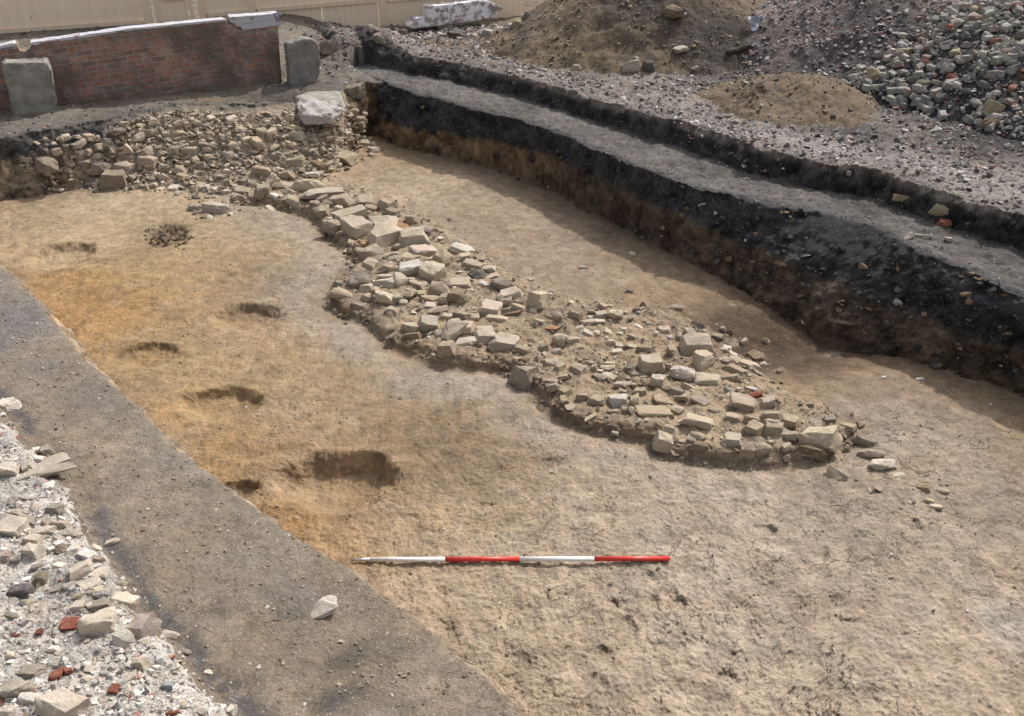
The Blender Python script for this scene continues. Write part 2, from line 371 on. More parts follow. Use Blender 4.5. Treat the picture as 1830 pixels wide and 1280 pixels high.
    hcx, hcy = W(1375, 600); hg = np.exp(-(((wx-hcx)/.95)**2+((wy-hcy)/.75)**2)**1.4); col = mixc(col, (.088, .062, .042), .85*hg)  # moist hollow, and the section's shadow over it painted into the floor colour
    insf = f_(ins); dFf = f_(dF); dBf = f_(dB)
    col = mixc(col, (.275, .215, .15), np.where(insf, .6, 0)*1.0)
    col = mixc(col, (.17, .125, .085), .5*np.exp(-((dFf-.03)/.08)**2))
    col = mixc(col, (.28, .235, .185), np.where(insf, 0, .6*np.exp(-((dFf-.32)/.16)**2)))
    nz = f_(n_mid); nh = f_(n_hi)
    nl = f_(fb(x, y, .9, 6, 110, .65)); col = col*(1+.42*nl[:, None])*(1+.24*f_(pn3(x*7, y*7, z*7))+.17*f_(pn3(x*16, y*16, z*16))+.14*f_(pn3(x*37, y*37, z*37)))[:, None]
    col = mixc(col, (.15, .11, .075), .55*ss(.25, .6, f_(fb(x, y, 2.6, 5, 111, .65))))
    col = mixc(col, (.40, .34, .26), .45*ss(.22, .55, f_(fb(x, y, 3.1, 5, 112, .65))))
    par = np.zeros((N, 3)); par[:, 0] = .12
    cr = ss(6.8, 5.2, Y)*ss(-1.0, .8, X)*ss(-.15, .35, f_(fb(x, y, .8, 3, 114))+.12); par[:, 1] = cr
    # right section: layers of the cut
    Z = f_(z)
    Sf = f_(s_); lay = .31+.17*ss(-11.5, -8, Sf)-.12*ss(-7, -3, Sf)+.06*nz+.04*nh   # height where the black begins
    low_c = np.array([.17, .115, .068])[None]*(1+.15*nz)[:, None]
    low_c = low_c+(np.array([.05, .041, .032])-low_c)*ss(-10.5, -6.5, Sf)[:, None]*.75
    blk = np.array([.040, .038, .041])[None]*(1+.15*nz)[:, None]
    fbk = ss(-.05, .05, Z-lay)[:, None]; sec = low_c+(blk-low_c)*fbk
    sec = sec+(np.array([.07, .05, .03])-sec)*(ss(.16, 0, Z)*.5)[:, None]
    sec = sec+(np.array([.24, .185, .13])-sec)*(f_(bd) > f_(j0)-.35)[:, None]
    m = rg == 1; col[m] = np.clip(sec[m], .01, 1); par[m, 0] = .28
    # ledge
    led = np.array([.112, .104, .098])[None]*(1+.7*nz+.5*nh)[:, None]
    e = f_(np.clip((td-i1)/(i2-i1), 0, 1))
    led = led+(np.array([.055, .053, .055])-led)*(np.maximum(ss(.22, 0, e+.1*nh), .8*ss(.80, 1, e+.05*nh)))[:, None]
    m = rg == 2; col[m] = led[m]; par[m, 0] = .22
    # bank: black band at its foot, pink grey rubble over it
    q3f = f_(q3); pk = np.array([.205, .180, .160])[None]*(1+.5*nz+.4*nh)[:, None]
    f1 = ss(.35, .75, f_(fb(x, y, .9, 5, 130, .6))+.5); pk = pk+(np.array([.10, .085, .075])-pk)*(.55*f1)[:, None]
    tf = f_(t_-i3)
    pk = pk+(np.array([.36, .33, .32])-pk)*(.55*np.exp(-((tf-.55)/.35)**2)*ss(-8.5, -5, Sf))[:, None]
    far = ss(-8.5, -11.5, Sf)*ss(.5, 1.2, tf)
    pk = pk+(np.array([.15, .115, .08])-pk)*(far*.8)[:, None]
    dk = np.array([.045, .042, .042])[None]*(1+.8*nh)[:, None]
    pk2 = dk+(pk-dk)*ss(.62, .98, q3f+.22*nh+.12*nz)[:, None]
    m = rg == 3; col[m] = pk2[m]; par[m, 0] = np.where(q3f < .8, .25, .9)[m]
    br = np.array([.165, .125, .085])[None]*(1+.35*nz+.3*nh)[:, None]
    m = rg == 4; brd = br+(np.array([.09, .08, .07])-br)*(.7*ss(.05, .45, f_(fb(x*1.0, y*.6, 1.0, 4, 133)))*ss(2.5, 1.8, Z))[:, None]; col[m] = brd[m]; par[m, 0] = .45
    m = rg == 5; brm = br*.9; brm = brm+(np.array([.12, .105, .09])-brm)*(.7*ss(.1, .5, f_(fb(x, y, 1.7, 4, 134))))[:, None]; col[m] = brm[m]; par[m, 0] = .25
    m = rg == 6; p6 = np.array([.24, .20, .19])[None]*(1+.5*nz+.4*nh)[:, None]; col[m] = p6[m]; par[m, 0] = .9
    m = rg == 7; p7 = np.array([.09, .083, .08])[None]*(1+.6*nz+.4*nh)[:, None]; col[m] = p7[m]; par[m, 0] = .7
    # coal-black patches among the heaps
    for px, py, zz, hw, hh in [(1620,20,2.2,110,40),(1800,225,1.3,80,30),(1290,105,1.3,110,22),(1480,75,1.8,90,22),(1130,75,1.3,80,20),(1420,150,1.4,50,30),(1510,180,1.4,40,40)]:
        cx, cy = W(px, py, zz); ax = abs(W(px+hw, py, zz)[0]-cx); ay = abs(W(px, py-hh, zz)[1]-cy)
        g = np.exp(-(((wx-cx)/ax)**2+((wy-cy)/ay)**2)**1.3)*((rg >= 3) & (rg <= 7) & (rg != 5))
        col = mixc(col, (.035, .034, .036), .85*g)
    # left ledge, rubble bank
    ll = np.array([.205, .165, .125])[None]*(1+.35*nz+.2*nh)[:, None]
    gy = ss(-.2, .5, f_(fb(x, y, .8, 4, 140))+.25*ss(-3.2, -4.4, X)); ll = ll+(np.array([.155, .143, .132])-ll)*(.7*gy)[:, None]
    ll = ll+(np.array([.23, .19, .145])-ll)*(.6*f_(np.exp(-np.clip(bd-j0, 0, 9)/.05)))[:, None]
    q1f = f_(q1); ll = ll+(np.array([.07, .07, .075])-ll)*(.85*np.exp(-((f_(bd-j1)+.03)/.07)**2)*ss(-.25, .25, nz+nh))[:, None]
    ll = ll*(1+.35*f_(fb(x, y, 9, 4, 144, .65)))[:, None]
    ll = ll+(np.array([.09, .082, .075])-ll)*(.7*ss(.22, .55, f_(fb(x, y, 2.2, 5, 145, .65))))[:, None]
    for px, py, hw, hh, cc_, st in [(620,1185,50,26,(.07,.066,.062),.8),(600,1255,60,22,(.07,.066,.062),.8),(535,1100,30,14,(.09,.08,.07),.7),(400,1090,28,14,(.10,.09,.08),.6),(260,990,40,24,(.11,.10,.09),.5),(20,580,60,50,(.13,.13,.135),.7),
                                   (70,670,50,30,(.14,.135,.13),.6),(160,700,60,30,(.14,.13,.12),.5),(560,1060,70,30,(.145,.14,.135),.5),(700,1170,60,30,(.12,.105,.09),.6),(390,950,60,30,(.22,.175,.125),.5),(150,780,60,30,(.23,.185,.135),.6),(330,1000,50,40,(.23,.185,.135),.4)]:
        cx, cy = W(px, py, .55); ax = abs(W(px+hw, py, .55)[0]-cx); ay = abs(W(px, py-hh, .55)[1]-cy)
        g = np.exp(-(((wx-cx)/ax)**2+((wy-cy)/ay)**2)**1.2)*np.clip(1+.8*nh, .2, 1.3); ll = ll+(np.array(cc_)-ll)*np.clip(st*g, 0, 1)[:, None]
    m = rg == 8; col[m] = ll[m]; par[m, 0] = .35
    rbk = np.array([.50, .465, .425])[None]*(1+.35*nz+.35*nh)[:, None]
    rbk = rbk+(np.array([.20, .185, .17])-rbk)*(.6*ss(.0, .5, f_(fb(x, y, 1.6, 4, 141))))[:, None]
    rbk = rbk+(np.array([.36, .29, .22])-rbk)*(.5*ss(.1, .4, f_(fb(x, y, 2.3, 3, 142))))[:, None]
    m = rg == 9; col[m] = rbk[m]; par[m, 0] = 1.0
    # far end of the trench and the yard
    sl_ = np.array([.30, .245, .18])[None]*(1+.3*nz+.3*nh)[:, None]
    lf = ss(-5.5, -6.3, X); sl_ = sl_+(np.array([.22, .175, .125])-sl_)*lf[:, None]
    sl_ = sl_+(np.array([.075, .072, .072])-sl_)*(ss(.40, .58, Z+.08*nz)*ss(-5.2, -6.0, X))[:, None]
    sl_ = sl_+(np.array([.11, .10, .09])-sl_)*(.8*ss(.66, .80, Z+.05*nz))[:, None]
    sl_ = sl_+(np.array([.09, .06, .035])-sl_)*(ss(-2.75, -2.5, X))[:, None]
    m = rg == 10; col[m] = sl_[m]; par[m, 0] = .5
    gd = np.array([.155, .137, .115])[None]*(1+.5*nz+.25*nh)[:, None]
    bf = f_(np.exp(-np.clip(yy-k1, 0, 9)/.30)); gd = gd+(np.array([.075, .073, .073])-gd)*(.75*bf)[:, None]
    g = np.exp(-(((wx+4.6)/1.4)**2+((wy-13.15)/.3)**2)); gd = gd+(np.array([.26, .20, .13])-gd)*(.5*g)[:, None]
    g = np.exp(-(((wx+3.7)/.75)**2+((wy-13.25)/.4)**2)); gd = gd+(np.array([.035, .034, .036])-gd)*(.9*g)[:, None]
    m = rg == 11; col[m] = gd[m]; par[m, 0] = .4
    return z, reg, np.clip(col, .006, .8), par

# ------------------------------------------------------------------ terrain sheet
NC = 1300; NR = 1480; Y0 = 1.5; YFAR = 24.0
XW = lambda y: .82*y+1.35
# coarse survey first: used to stand things on the ground and to put more rows where the ground is steep
hl = np.linspace(math.log(Y0), math.log(YFAR), 900); hsx = np.linspace(-1, 1, 900)
hy = np.exp(hl)[:, None]*np.ones((1, 900)); SZ, SREG, _c, _p = land(hsx[None]*XW(hy), hy); del _c, _p
wt = np.diff(hl)[:, None]+1.5*np.abs(np.diff(SZ, axis=0))/hy[1:]
kern = np.ones(9)/9
wt = np.apply_along_axis(lambda a: np.convolve(np.pad(a, 4, 'edge'), kern, 'valid'), 0, wt)
wt = np.apply_along_axis(lambda a: np.convolve(np.pad(a, 4, 'edge'), kern, 'valid'), 1, wt)
cum = np.vstack([np.zeros((1, 900)), np.cumsum(wt, axis=0)]); cum /= cum[-1:]
LY = np.stack([np.interp(np.linspace(0, 1, NR), cum[:, c], hl) for c in range(900)], 1)
sv = np.linspace(-1, 1, NC); ext = np.concatenate([1+np.arange(1, 121)*.004, [1.55, 1.7, 2.5, 4, 7]]); NE = len(ext)
cf_ = (sv+1)/2*899; c0 = np.minimum(cf_.astype(int), 898); cr_ = cf_-c0
LY = LY[:, c0]*(1-cr_)+LY[:, c0+1]*cr_
LY = np.hstack([np.repeat(LY[:, :1], NE, 1), LY, np.repeat(LY[:, -1:], NE, 1)])
yo = YFAR*1.15**np.arange(1, 21)
GY = np.vstack([np.exp(LY), yo[:, None]*np.ones((1, NC+2*NE))])
GS = np.concatenate([-ext[::-1], sv, ext])[None]*np.ones((GY.shape[0], 1))
GX = GS*XW(GY)
Z, REG, COL, PAR = land(GX, GY)
nr, nc = Z.shape; nfine = NR
V = np.stack([GX, GY, Z], -1)
# rough, crumbly faces: push the steep parts of the cut in and out along their normals
dy_ = np.gradient(V, axis=0); dx_ = np.gradient(V, axis=1)
Nn = np.cross(dx_, dy_); Nn /= np.linalg.norm(Nn, axis=-1)[..., None]+1e-12
steep = ss(.90, .6, Nn[..., 2])*np.where((REG == 1) | (REG == 3) | (REG == 10), 1.0, np.where(REG == 0, .35, 0.0))
mk = steep > .01
P = V[mk]
Nn = np.where((REG == 1)[..., None], np.array([-.66, -.56, .50]), np.where((REG == 10)[..., None], np.array([.1, -.85, .5]), Nn))
d = .075*pn3(P[:, 0]*4, P[:, 1]*4, P[:, 2]*6)+.04*pn3(P[:, 0]*10, P[:, 1]*10, P[:, 2]*13)+.02*pn3(P[:, 0]*24, P[:, 1]*24, P[:, 2]*30)
V[mk] += Nn[mk]*(d*steep[mk])[:, None]
cm = COL.reshape(nr, nc, 3); t3 = 1+steep[mk]*(.7*pn3(P[:, 0]*3, P[:, 1]*3, P[:, 2]*5+9)+.7*pn3(P[:, 0]*9, P[:, 1]*9, P[:, 2]*12+5)+.6*pn3(P[:, 0]*26, P[:, 1]*26, P[:, 2]*30))
cm[mk] *= np.clip(t3, .3, 2.2)[:, None]
def _ix(x, y):
    y = np.clip(y, Y0, YFAR-.01); r = np.clip((np.log(y)-hl[0])/(hl[-1]-hl[0])*899, 0, 898.999); c = np.clip((x/XW(y)+1)/2*899, 0, 898.999)
    return r, c
def H(x, y):
    """height of the ground, bilinear"""
    r, c = _ix(x, y); ri = r.astype(int); ci = c.astype(int); rf = r-ri; cf = c-ci
    return (SZ[ri, ci]*(1-rf)*(1-cf)+SZ[ri+1, ci]*rf*(1-cf)+SZ[ri, ci+1]*(1-rf)*cf+SZ[ri+1, ci+1]*rf*cf)
def REGAT(x, y):
    r, c = _ix(x, y); return SREG[r.astype(int), c.astype(int)]
def hit(px, py, off=0.0):
    """where the sight line through a photo point meets the ground raised by off"""
    px = np.atleast_1d(np.asarray(px, float)); py = np.atleast_1d(np.asarray(py, float)); off = np.broadcast_to(off, px.shape)
    d = ray(px, py); k = np.full(px.shape, 2.2); done = np.zeros(px.shape, bool)
    for _ in range(2200):
        x, y, z = d[0]*k, d[1]*k, CH+d[2]*k
        below = z < H(x, y)+off
        done |= below
        if done.all(): break
        k = np.where(done, k, k+.01)
    return np.stack([d[0]*k, d[1]*k, CH+d[2]*k], -1), k
ii = np.arange(nr*nc).reshape(nr, nc)
Q = np.stack([ii[:-1, :-1], ii[:-1, 1:], ii[1:, 1:], ii[1:, :-1]], -1).reshape(-1, 4)
QR = REG[:-1, :-1].ravel(); Vf = V.reshape(-1, 3)
def piece(name, regs):
    f = Q[np.isin(QR, regs)]; u, inv = np.unique(f, return_inverse=True)
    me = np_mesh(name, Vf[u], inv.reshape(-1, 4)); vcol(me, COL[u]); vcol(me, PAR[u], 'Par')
    return link(name, me, M_SOIL)
tag(piece('trench_floor', [0]), kind='structure')
tag(piece('trench_side', [1, 10]), kind='structure')
tag(piece('ledge', [2, 8]), kind='structure')
tag(piece('ground', [3, 9, 11]), kind='structure')
tag(piece('earth_heap', [4]), 'big brown earth heap with a cascade of fine soil, top centre behind the black bank', 'heap')
tag(piece('earth_heap', [5]), 'low smooth brown earth mound in front of the grey stone heap', 'heap')
tag(piece('rubble_heap', [6]), 'pinkish grey fine rubble heap between brown earth heap and grey stone heap', 'heap')
tag(piece('gravel_heap', [7]), 'dark soil body of the grey cobble heap at top right', 'heap')

# ------------------------------------------------------------------ built things: wall, piers, fence
def plane_frame(A, B):
    A = np.array(A, float); B = np.array(B, float); d = (B-A)/np.linalg.norm(B-A); return A, d, np.array([d[1], -d[0]])  # n points to the camera side
WA, WD, WN = plane_frame((-7.6, 12.45), (-3.80, 14.18))
FA, FD, FN = plane_frame((-4.67, 17.87), (-4.67+.91, 17.87+.416))
def onplane(px, py, fr, off=0.0):
    """photo point -> (u along, z) on a vertical plane standing off metres in front of the frame"""
    A, D, N = fr; d = ray(px, py); a = A+N*off
    # solve d.xy*k = a + D*u
    M = np.array([[d[0], -D[0]], [d[1], -D[1]]]); k, u = np.linalg.solve(M, a)
    return u, CH+d[2]*k
def frame_obj(name, me, fr, m, parent=None, off=0.0):
    o = link(name, me, m, parent); A, D, N = fr
    if parent is None:
        o.location = (A[0]+N[0]*off, A[1]+N[1]*off, 0); o.rotation_euler = (0, 0, math.atan2(D[1], D[0]))
    else: o.location = (0, -off, 0)
    return o
def slab_mesh(name, outline, depth, bevel=.006, rough=0.0, cuts=0, seed=0):
    """outline in (u,z); front face at y=0, body runs back to y=depth"""
    bm = bmesh.new(); vs = [bm.verts.new((u, 0, z)) for u, z in outline]; f = bm.faces.new(vs)
    r = bmesh.ops.extrude_face_region(bm, geom=[f]); bmesh.ops.translate(bm, vec=(0, depth, 0), verts=[g for g in r['geom'] if isinstance(g, bmesh.types.BMVert)])
    bmesh.ops.recalc_face_normals(bm, faces=bm.faces)
    if bevel: bmesh.ops.bevel(bm, geom=list(bm.edges), offset=bevel, segments=2, affect='EDGES')
    if cuts:
        bmesh.ops.triangulate(bm, faces=[f for f in bm.faces if len(f.verts) > 4])
        for _ in range(cuts):
            es = [e for e in bm.edges if e.calc_length() > .06]
            if es: bmesh.ops.subdivide_edges(bm, edges=es, cuts=1, use_grid_fill=True)
        bmesh.ops.triangulate(bm, faces=bm.faces); bm.normal_update()
        P = np.array([v.co for v in bm.verts])+seed*3.1
        d = rough*(.45*pn3(P[:, 0]*4, P[:, 1]*4, P[:, 2]*4)+.6*pn3(P[:, 0]*13, P[:, 1]*13, P[:, 2]*13)+.3*pn3(P[:, 0]*30, P[:, 1]*30, P[:, 2]*30))
        for v, q in zip(bm.verts, d): v.co += v.normal*q
    me = bpy.data.meshes.new(name); bm.to_mesh(me); bm.free()
    for p in me.polygons: p.use_smooth = bool(cuts)
    return me
def brick_mat(name, a, b, mortar, grime, tilt=3.3, white=0.0):
    s = NT(name); v = s.obj()
    sx = s.t.nodes.new('ShaderNodeSeparateXYZ'); s.l(v, sx.inputs[0]); cb = s.t.nodes.new('ShaderNodeCombineXYZ')
    s.l(s.math('ADD', sx.outputs[0], sx.outputs[1]), cb.inputs[0]); s.l(sx.outputs[2], cb.inputs[1])
    wob = s.n('ShaderNodeVectorMath', _operation='MULTIPLY_ADD'); nn = s.n('ShaderNodeTexNoise', Scale=3.0, Detail=3.0); s.l(v, nn.inputs['Vector'])
    s.l(nn.outputs['Color'], wob.inputs[0]); wob.inputs[1].default_value = (.02, .02, 0)
    mp = s.n('ShaderNodeMapping'); mp.inputs['Rotation'].default_value = (0, 0, -R(tilt)); s.l(cb.outputs[0], mp.inputs[0]); s.l(mp.outputs[0], wob.inputs[2])
    br = s.n('ShaderNodeTexBrick', Scale=1.0); br.inputs['Brick Width'].default_value = .225; br.inputs['Row Height'].default_value = .077
    br.inputs['Mortar Size'].default_value = .009; br.inputs['Mortar Smooth'].default_value = .3; br.inputs['Bias'].default_value = -.1
    br.inputs['Color1'].default_value = (*a, 1); br.inputs['Color2'].default_value = (*b, 1); br.inputs['Mortar'].default_value = (*mortar, 1)
    s.l(wob.outputs[0], br.inputs['Vector'])
    n1 = s.noise(v, 2.0, 6, .65); n2 = s.noise(v, 22, 6, .7); n3 = s.noise(v, 6, 4, .6)
    base = s.mix(s.ramp(n1, [(.35, .7), (.6, .05)]), br.outputs['Color'], s.mix(.6, br.outputs['Color'], grime))
    base = s.mix(s.ramp(n3, [(.45, 0), (.68, .7)]), base, (.42, .37, .34))
    base = s.mix(s.ramp(s.noise(v, 1.1, 5, .7), [(.42, 0), (.58, .8)]), base, (.15, .125, .10))
    base = s.mix(s.ramp(s.noise(v, 60, 3, .7), [(.4, .5), (.6, 0)]), base, s.mix(1, base, (.55, .52, .5), 'MULTIPLY'))
    base = s.mix(s.ramp(n2, [(.3, .6), (.6, 0)]), base, s.mix(1, base, (.5, .45, .42), 'MULTIPLY'))
    if white > .5: base = s.mix(s.ramp(s.noise(v, 6, 5, .6), [(.47, .9), (.55, .1)]), base, (.86, .86, .9))
    elif white: base = s.mix(s.ramp(s.noise(v, 7, 5, .6), [(.62-white*.3, .95), (.68-white*.3, .05)]), base, (.50, .49, .52))
    s.l(base, s.b.inputs['Base Color'])
    h = s.math('SUBTRACT', s.math('MULTIPLY', n2, .5), br.outputs['Fac'])
    s.l(s.bump(h, .8, .012), s.b.inputs['Normal'])
    return s.m
def plain_mat(name, c, grime, sc=5, rough=.9, bump=.5):
    s = NT(name); v = s.obj(); n1 = s.noise(v, sc, 6, .65); n2 = s.noise(v, sc*7, 5, .7)
    base = s.mix(s.ramp(n1, [(.35, .8), (.65, 0)]), c, grime)
    base = s.mix(s.ramp(n2, [(.3, .5), (.6, 0)]), base, s.mix(1, base, (.6, .57, .53), 'MULTIPLY'))
    s.l(base, s.b.inputs['Base Color']); s.b.inputs['Roughness'].default_value = rough
    s.l(s.bump(n2, bump, .02, s.bump(n1, bump, .05)), s.b.inputs['Normal']); return s.m
def wood_mat(name, c, c2):
    s = NT(name); v = s.obj()
    mp = s.n('ShaderNodeMapping'); mp.inputs['Scale'].default_value = (9, 9, .55); s.l(v, mp.inputs[0])
    n = s.noise(mp.outputs[0], 1.6, 8, .62); fine = s.noise(mp.outputs[0], 9, 4, .6)
    base = s.mix(s.ramp(n, [(.35, 0), (.62, 1)]), c, c2)
    base = s.mix(s.ramp(fine, [(.35, .35), (.6, 0)]), base, s.mix(1, base, (.78, .7, .6), 'MULTIPLY'))
    kn = s.n('ShaderNodeTexVoronoi', Scale=2.2); s.l(v, kn.inputs['Vector'])
    base = s.mix(s.math('MULTIPLY', s.math('LESS_THAN', kn.outputs['Distance'], .045), .7), base, (.22, .12, .06))
    s.l(s.n('ShaderNodeTexCoord').outputs['Object'], kn.inputs['Vector'])
    s.l(base, s.b.inputs['Base Color']); s.b.inputs['Roughness'].default_value = .7; s.l(s.bump(fine, .3, .004), s.b.inputs['Normal']); return s.m
M_BRICK = brick_mat('old_brick', (.52, .24, .17), (.20, .15, .13), (.46, .41, .37), (.17, .135, .10))
M_BRICKTOP = brick_mat('pale_brick', (.17, .085, .07), (.16, .12, .105), (.20, .18, .165), (.10, .085, .07), white=.05)
M_WHITEBRICK = brick_mat('white_painted_brick', (.85, .80, .80), (.62, .40, .36), (.6, .57, .56), (.6, .5, .5), 5, white=.9)
M_CONC = plain_mat('concrete', (.40, .38, .335), (.16, .15, .125), 5, bump=1.0)
M_CONCL = plain_mat('pale_concrete', (.50, .485, .46), (.33, .30, .265), 3, bump=1.0)
M_WOOD = wood_mat('plywood', (.93, .78, .60), (.86, .70, .53)); M_BATTEN = wood_mat('softwood', (.84, .68, .50), (.76, .62, .46))
M_PAINT = plain_mat('blue_grey_paint', (.62, .62, .68), (.38, .30, .30), 9)

fr = (WA, WD, WN)
pw = lambda pts, off=0: [onplane(a, b, fr, off) for a, b in pts]
w0 = pw([(0, 200)])[0]
zlo = .55
body = pw([(-60, 100), (30, 78), (34, 92), (50, 93), (60, 78), (240, 51), (405, 36), (412, 43), (425, 50), (432, 53), (497, 46), (515, 150)])
body = [(body[0][0], zlo)]+body[:-1]+[(body[-1][0]-.12, zlo)]
wall = frame_obj('brick_wall', slab_mesh('brick_wall', [(u, z) for u, z in body], .23, .008, .012, 3, 1), fr, M_BRICK)
tag(wall, 'long low old red brick wall with broken pale capping in front of plywood hoarding', 'wall')
def cap(name, pts, depth, m, off=.012):
    me = slab_mesh(name, pw(pts), depth, 0, .016, 4, 2)
    for p in me.polygons: p.use_smooth = False
    return frame_obj(name, me, fr, m, wall, .004)
cap('coping', [(55, 76.5), (240, 50), (400, 35), (404, 38), (240, 54), (62, 80.5)], .25, M_BRICKTOP)
cap('coping', [(-60, 96), (24, 77), (30, 81), (-60, 101)], .25, M_BRICKTOP)
cap('broken_block', [(411, 31), (497, 24), (500, 46), (434, 54), (426, 44), (412, 40)], .27, M_BRICKTOP, .02)
cap('painted_edge', [(488, 23.5), (498, 22.5), (501, 46), (496, 47)], .02, plain_mat('blue_paint', (.16, .22, .42), (.35, .25, .25), 12), .034)
for pts in ([(62, 77), (240, 51), (240, 45.5), (70, 70)], [(245, 45), (400, 30.5), (400, 36), (245, 51)]): pass
def pier(label, pts, off, m, seed, rough=.02):
    me = slab_mesh('pier', [onplane(a, b, fr, off) for a, b in pts], off+.05, .008, rough*1.3, 5, seed)
    o = link('concrete_pier', me, m); A = WA+WN*off; o.location = (A[0], A[1], 0); o.rotation_euler = (0, 0, math.atan2(WD[1], WD[0]))
    return tag(o, label, 'pier')
pier('squared grey concrete pier with chipped left edge against the left end of the brick wall', [(3, 114), (84, 112), (92, 130), (101, 188), (100, 215), (24, 225), (22, 200)], .42, M_CONC, 3)
pier('rounded weathered grey concrete pier at the right end of the brick wall', [(513, 80), (545, 70), (562, 73), (571, 84), (572, 128), (560, 160), (520, 165)], .22, plain_mat('worn_concrete', (.30, .285, .265), (.17, .155, .14), 5), 5, .03)

# plywood hoarding
ffr = (FA, FD, FN)
fence = bpy.data.objects.new('plywood_fence', None); C.objects.link(fence)
fence.location = (FA[0], FA[1], 0); fence.rotation_euler = (0, 0, math.atan2(FD[1], FD[0]))
tag(fence, 'pale new plywood site hoarding with softwood battens behind the brick wall', 'fence')
pf = lambda px, py: onplane(px, py, ffr)
ZT = 3.0
def fbox(name, u0, u1, z0a, z0b, z1, y0, y1, m, bev=.004):
    me = slab_mesh(name, [(u0, z0a), (u1, z0b), (u1, z1), (u0, z1)], y1-y0, bev); o = link(name, me, m, fence); o.location = (0, y0, 0); return o
edges = [(-70, 257), (286, 341), (367, 447), (457, 579), (581, 678), (692, 790), (792, 935)]
bots = [(75, 40), (52, 46), (40, 34), (70, 60), (60, 52), (58, 40), (46, 20)]
for (a, b), (ya, yb) in zip(edges, bots):
    ua, za = pf(a, ya); ub, zb = pf(b, yb); fbox('panel', ua, ub-.006, za-.35, zb-.35, ZT, 0, .018, M_WOOD, .002)
for a, b in [(256, 273), (278, 287), (341, 347), (356, 368), (446, 458), (678, 691)]:
    ua, z_ = pf(a, 30); ub, _ = pf(b, 30); fbox('post', ua, ub, .55, .55, ZT, -.06 if a != 278 else -.03, -.002, M_BATTEN)
def rail_(p, q, th=.075):
    (ua, za), (ub, zb) = pf(*p), pf(*q)
    me = slab_mesh('rail', [(ua, za-th), (ub, zb-th), (ub, zb), (ua, za)], .045, .004); o = link('rail', me, M_BATTEN, fence); o.location = (0, -.048, 0)
rail_((-60, 56), (255, 35)); rail_((369, 24), (445, 16)); rail_((459, 15), (677, -3)); rail_((459, 69), (677, 51)); rail_((692, -3), (935, -24)); rail_((288, -6), (340, -10))
# painted brick stub
sf = (FA+FN*.9, FD, FN)
pts = [(726, 47), (742, 39), (742, 33), (764, 31), (763, 12), (805, 8), (870, 0), (900, 14), (880, 34), (790, 46), (740, 52)]
sfr = (FA, FD, FN)
me = slab_mesh('brick_stub', [onplane(a, b, sfr, .9) for a, b in pts], .3, .006, .01, 3, 8)
o = link('brick_stub', me, M_WHITEBRICK); A = FA+FN*.9; o.location = (A[0], A[1], 0); o.rotation_euler = (0, 0, math.atan2(FD[1], FD[0]))
tag(o, 'stepped stub of white painted brickwork before the hoarding', 'wall')

# ------------------------------------------------------------------ ranging rod
def tube(name, x0, x1, r0, r1, m, parent, n=20):
    bm = bmesh.new()
    bmesh.ops.create_cone(bm, cap_ends=True, segments=n, radius1=r0, radius2=r1, depth=x1-x0, matrix=Matrix.Translation(((x0+x1)/2, 0, 0)) @ Matrix.Rotation(math.pi/2, 4, 'Y'))
    me = bpy.data.meshes.new(name); bm.to_mesh(me); bm.free()
    for p in me.polygons: p.use_smooth = len(p.vertices) == 4
    return link(name, me, m, parent)
def paint(name, c, rough=.35):
    s = NT(name); s.b.inputs['Specular IOR Level'].default_value = .5; v = s.obj(); n = s.noise(v, 30, 5, .7)
    s.l(s.mix(s.ramp(n, [(.50, 0), (.66, .6)]), c, s.mix(.5, c, (.25, .2, .15))), s.b.inputs['Base Color']); s.b.inputs['Roughness'].default_value = rough; return s.m
MW_, MR_ = paint('white_paint', (.78, .76, .71)), paint('red_paint', (.62, .035, .022))
ms = NT('steel'); ms.b.inputs['Metallic'].default_value = .8; ms.b.inputs['Roughness'].default_value = .4; ms.b.inputs['Base Color'].default_value = (.5, .49, .47, 1)
pa, _ = hit([663], [1001.5], .02); pb, _ = hit([1195], [999.5], .02); pa, pb = pa[0], pb[0]
xs = np.linspace(0, 1, 60); gz = H(pa[0]+(pb[0]-pa[0])*xs, pa[1]+(pb[1]-pa[1])*xs)
lift = max(0, np.max(gz-(pa[2]+(pb[2]-pa[2])*xs)))
rod = bpy.data.objects.new('ranging_rod', None); C.objects.link(rod)
dv = Vector(pb-pa); L = dv.length; rod.location = Vector(pa)+Vector((0, 0, lift*.6+.006)); rod.rotation_mode = 'QUATERNION'; rod.rotation_quaternion = dv.to_track_quat('X', 'Z')
tag(rod, 'red and white banded surveying rod with steel point lying on the clay floor', 'ranging rod')
for i in range(4): tube('red_band' if i % 2 else 'white_band', i*L/4, (i+1)*L/4-.0005, .0165, .0165, MR_ if i % 2 else MW_, rod)
tube('steel_point', -.145, -.0005, .0015, .0155, ms.m, rod); tube('end_cap', L, L+.008, .0168, .012, MR_, rod)

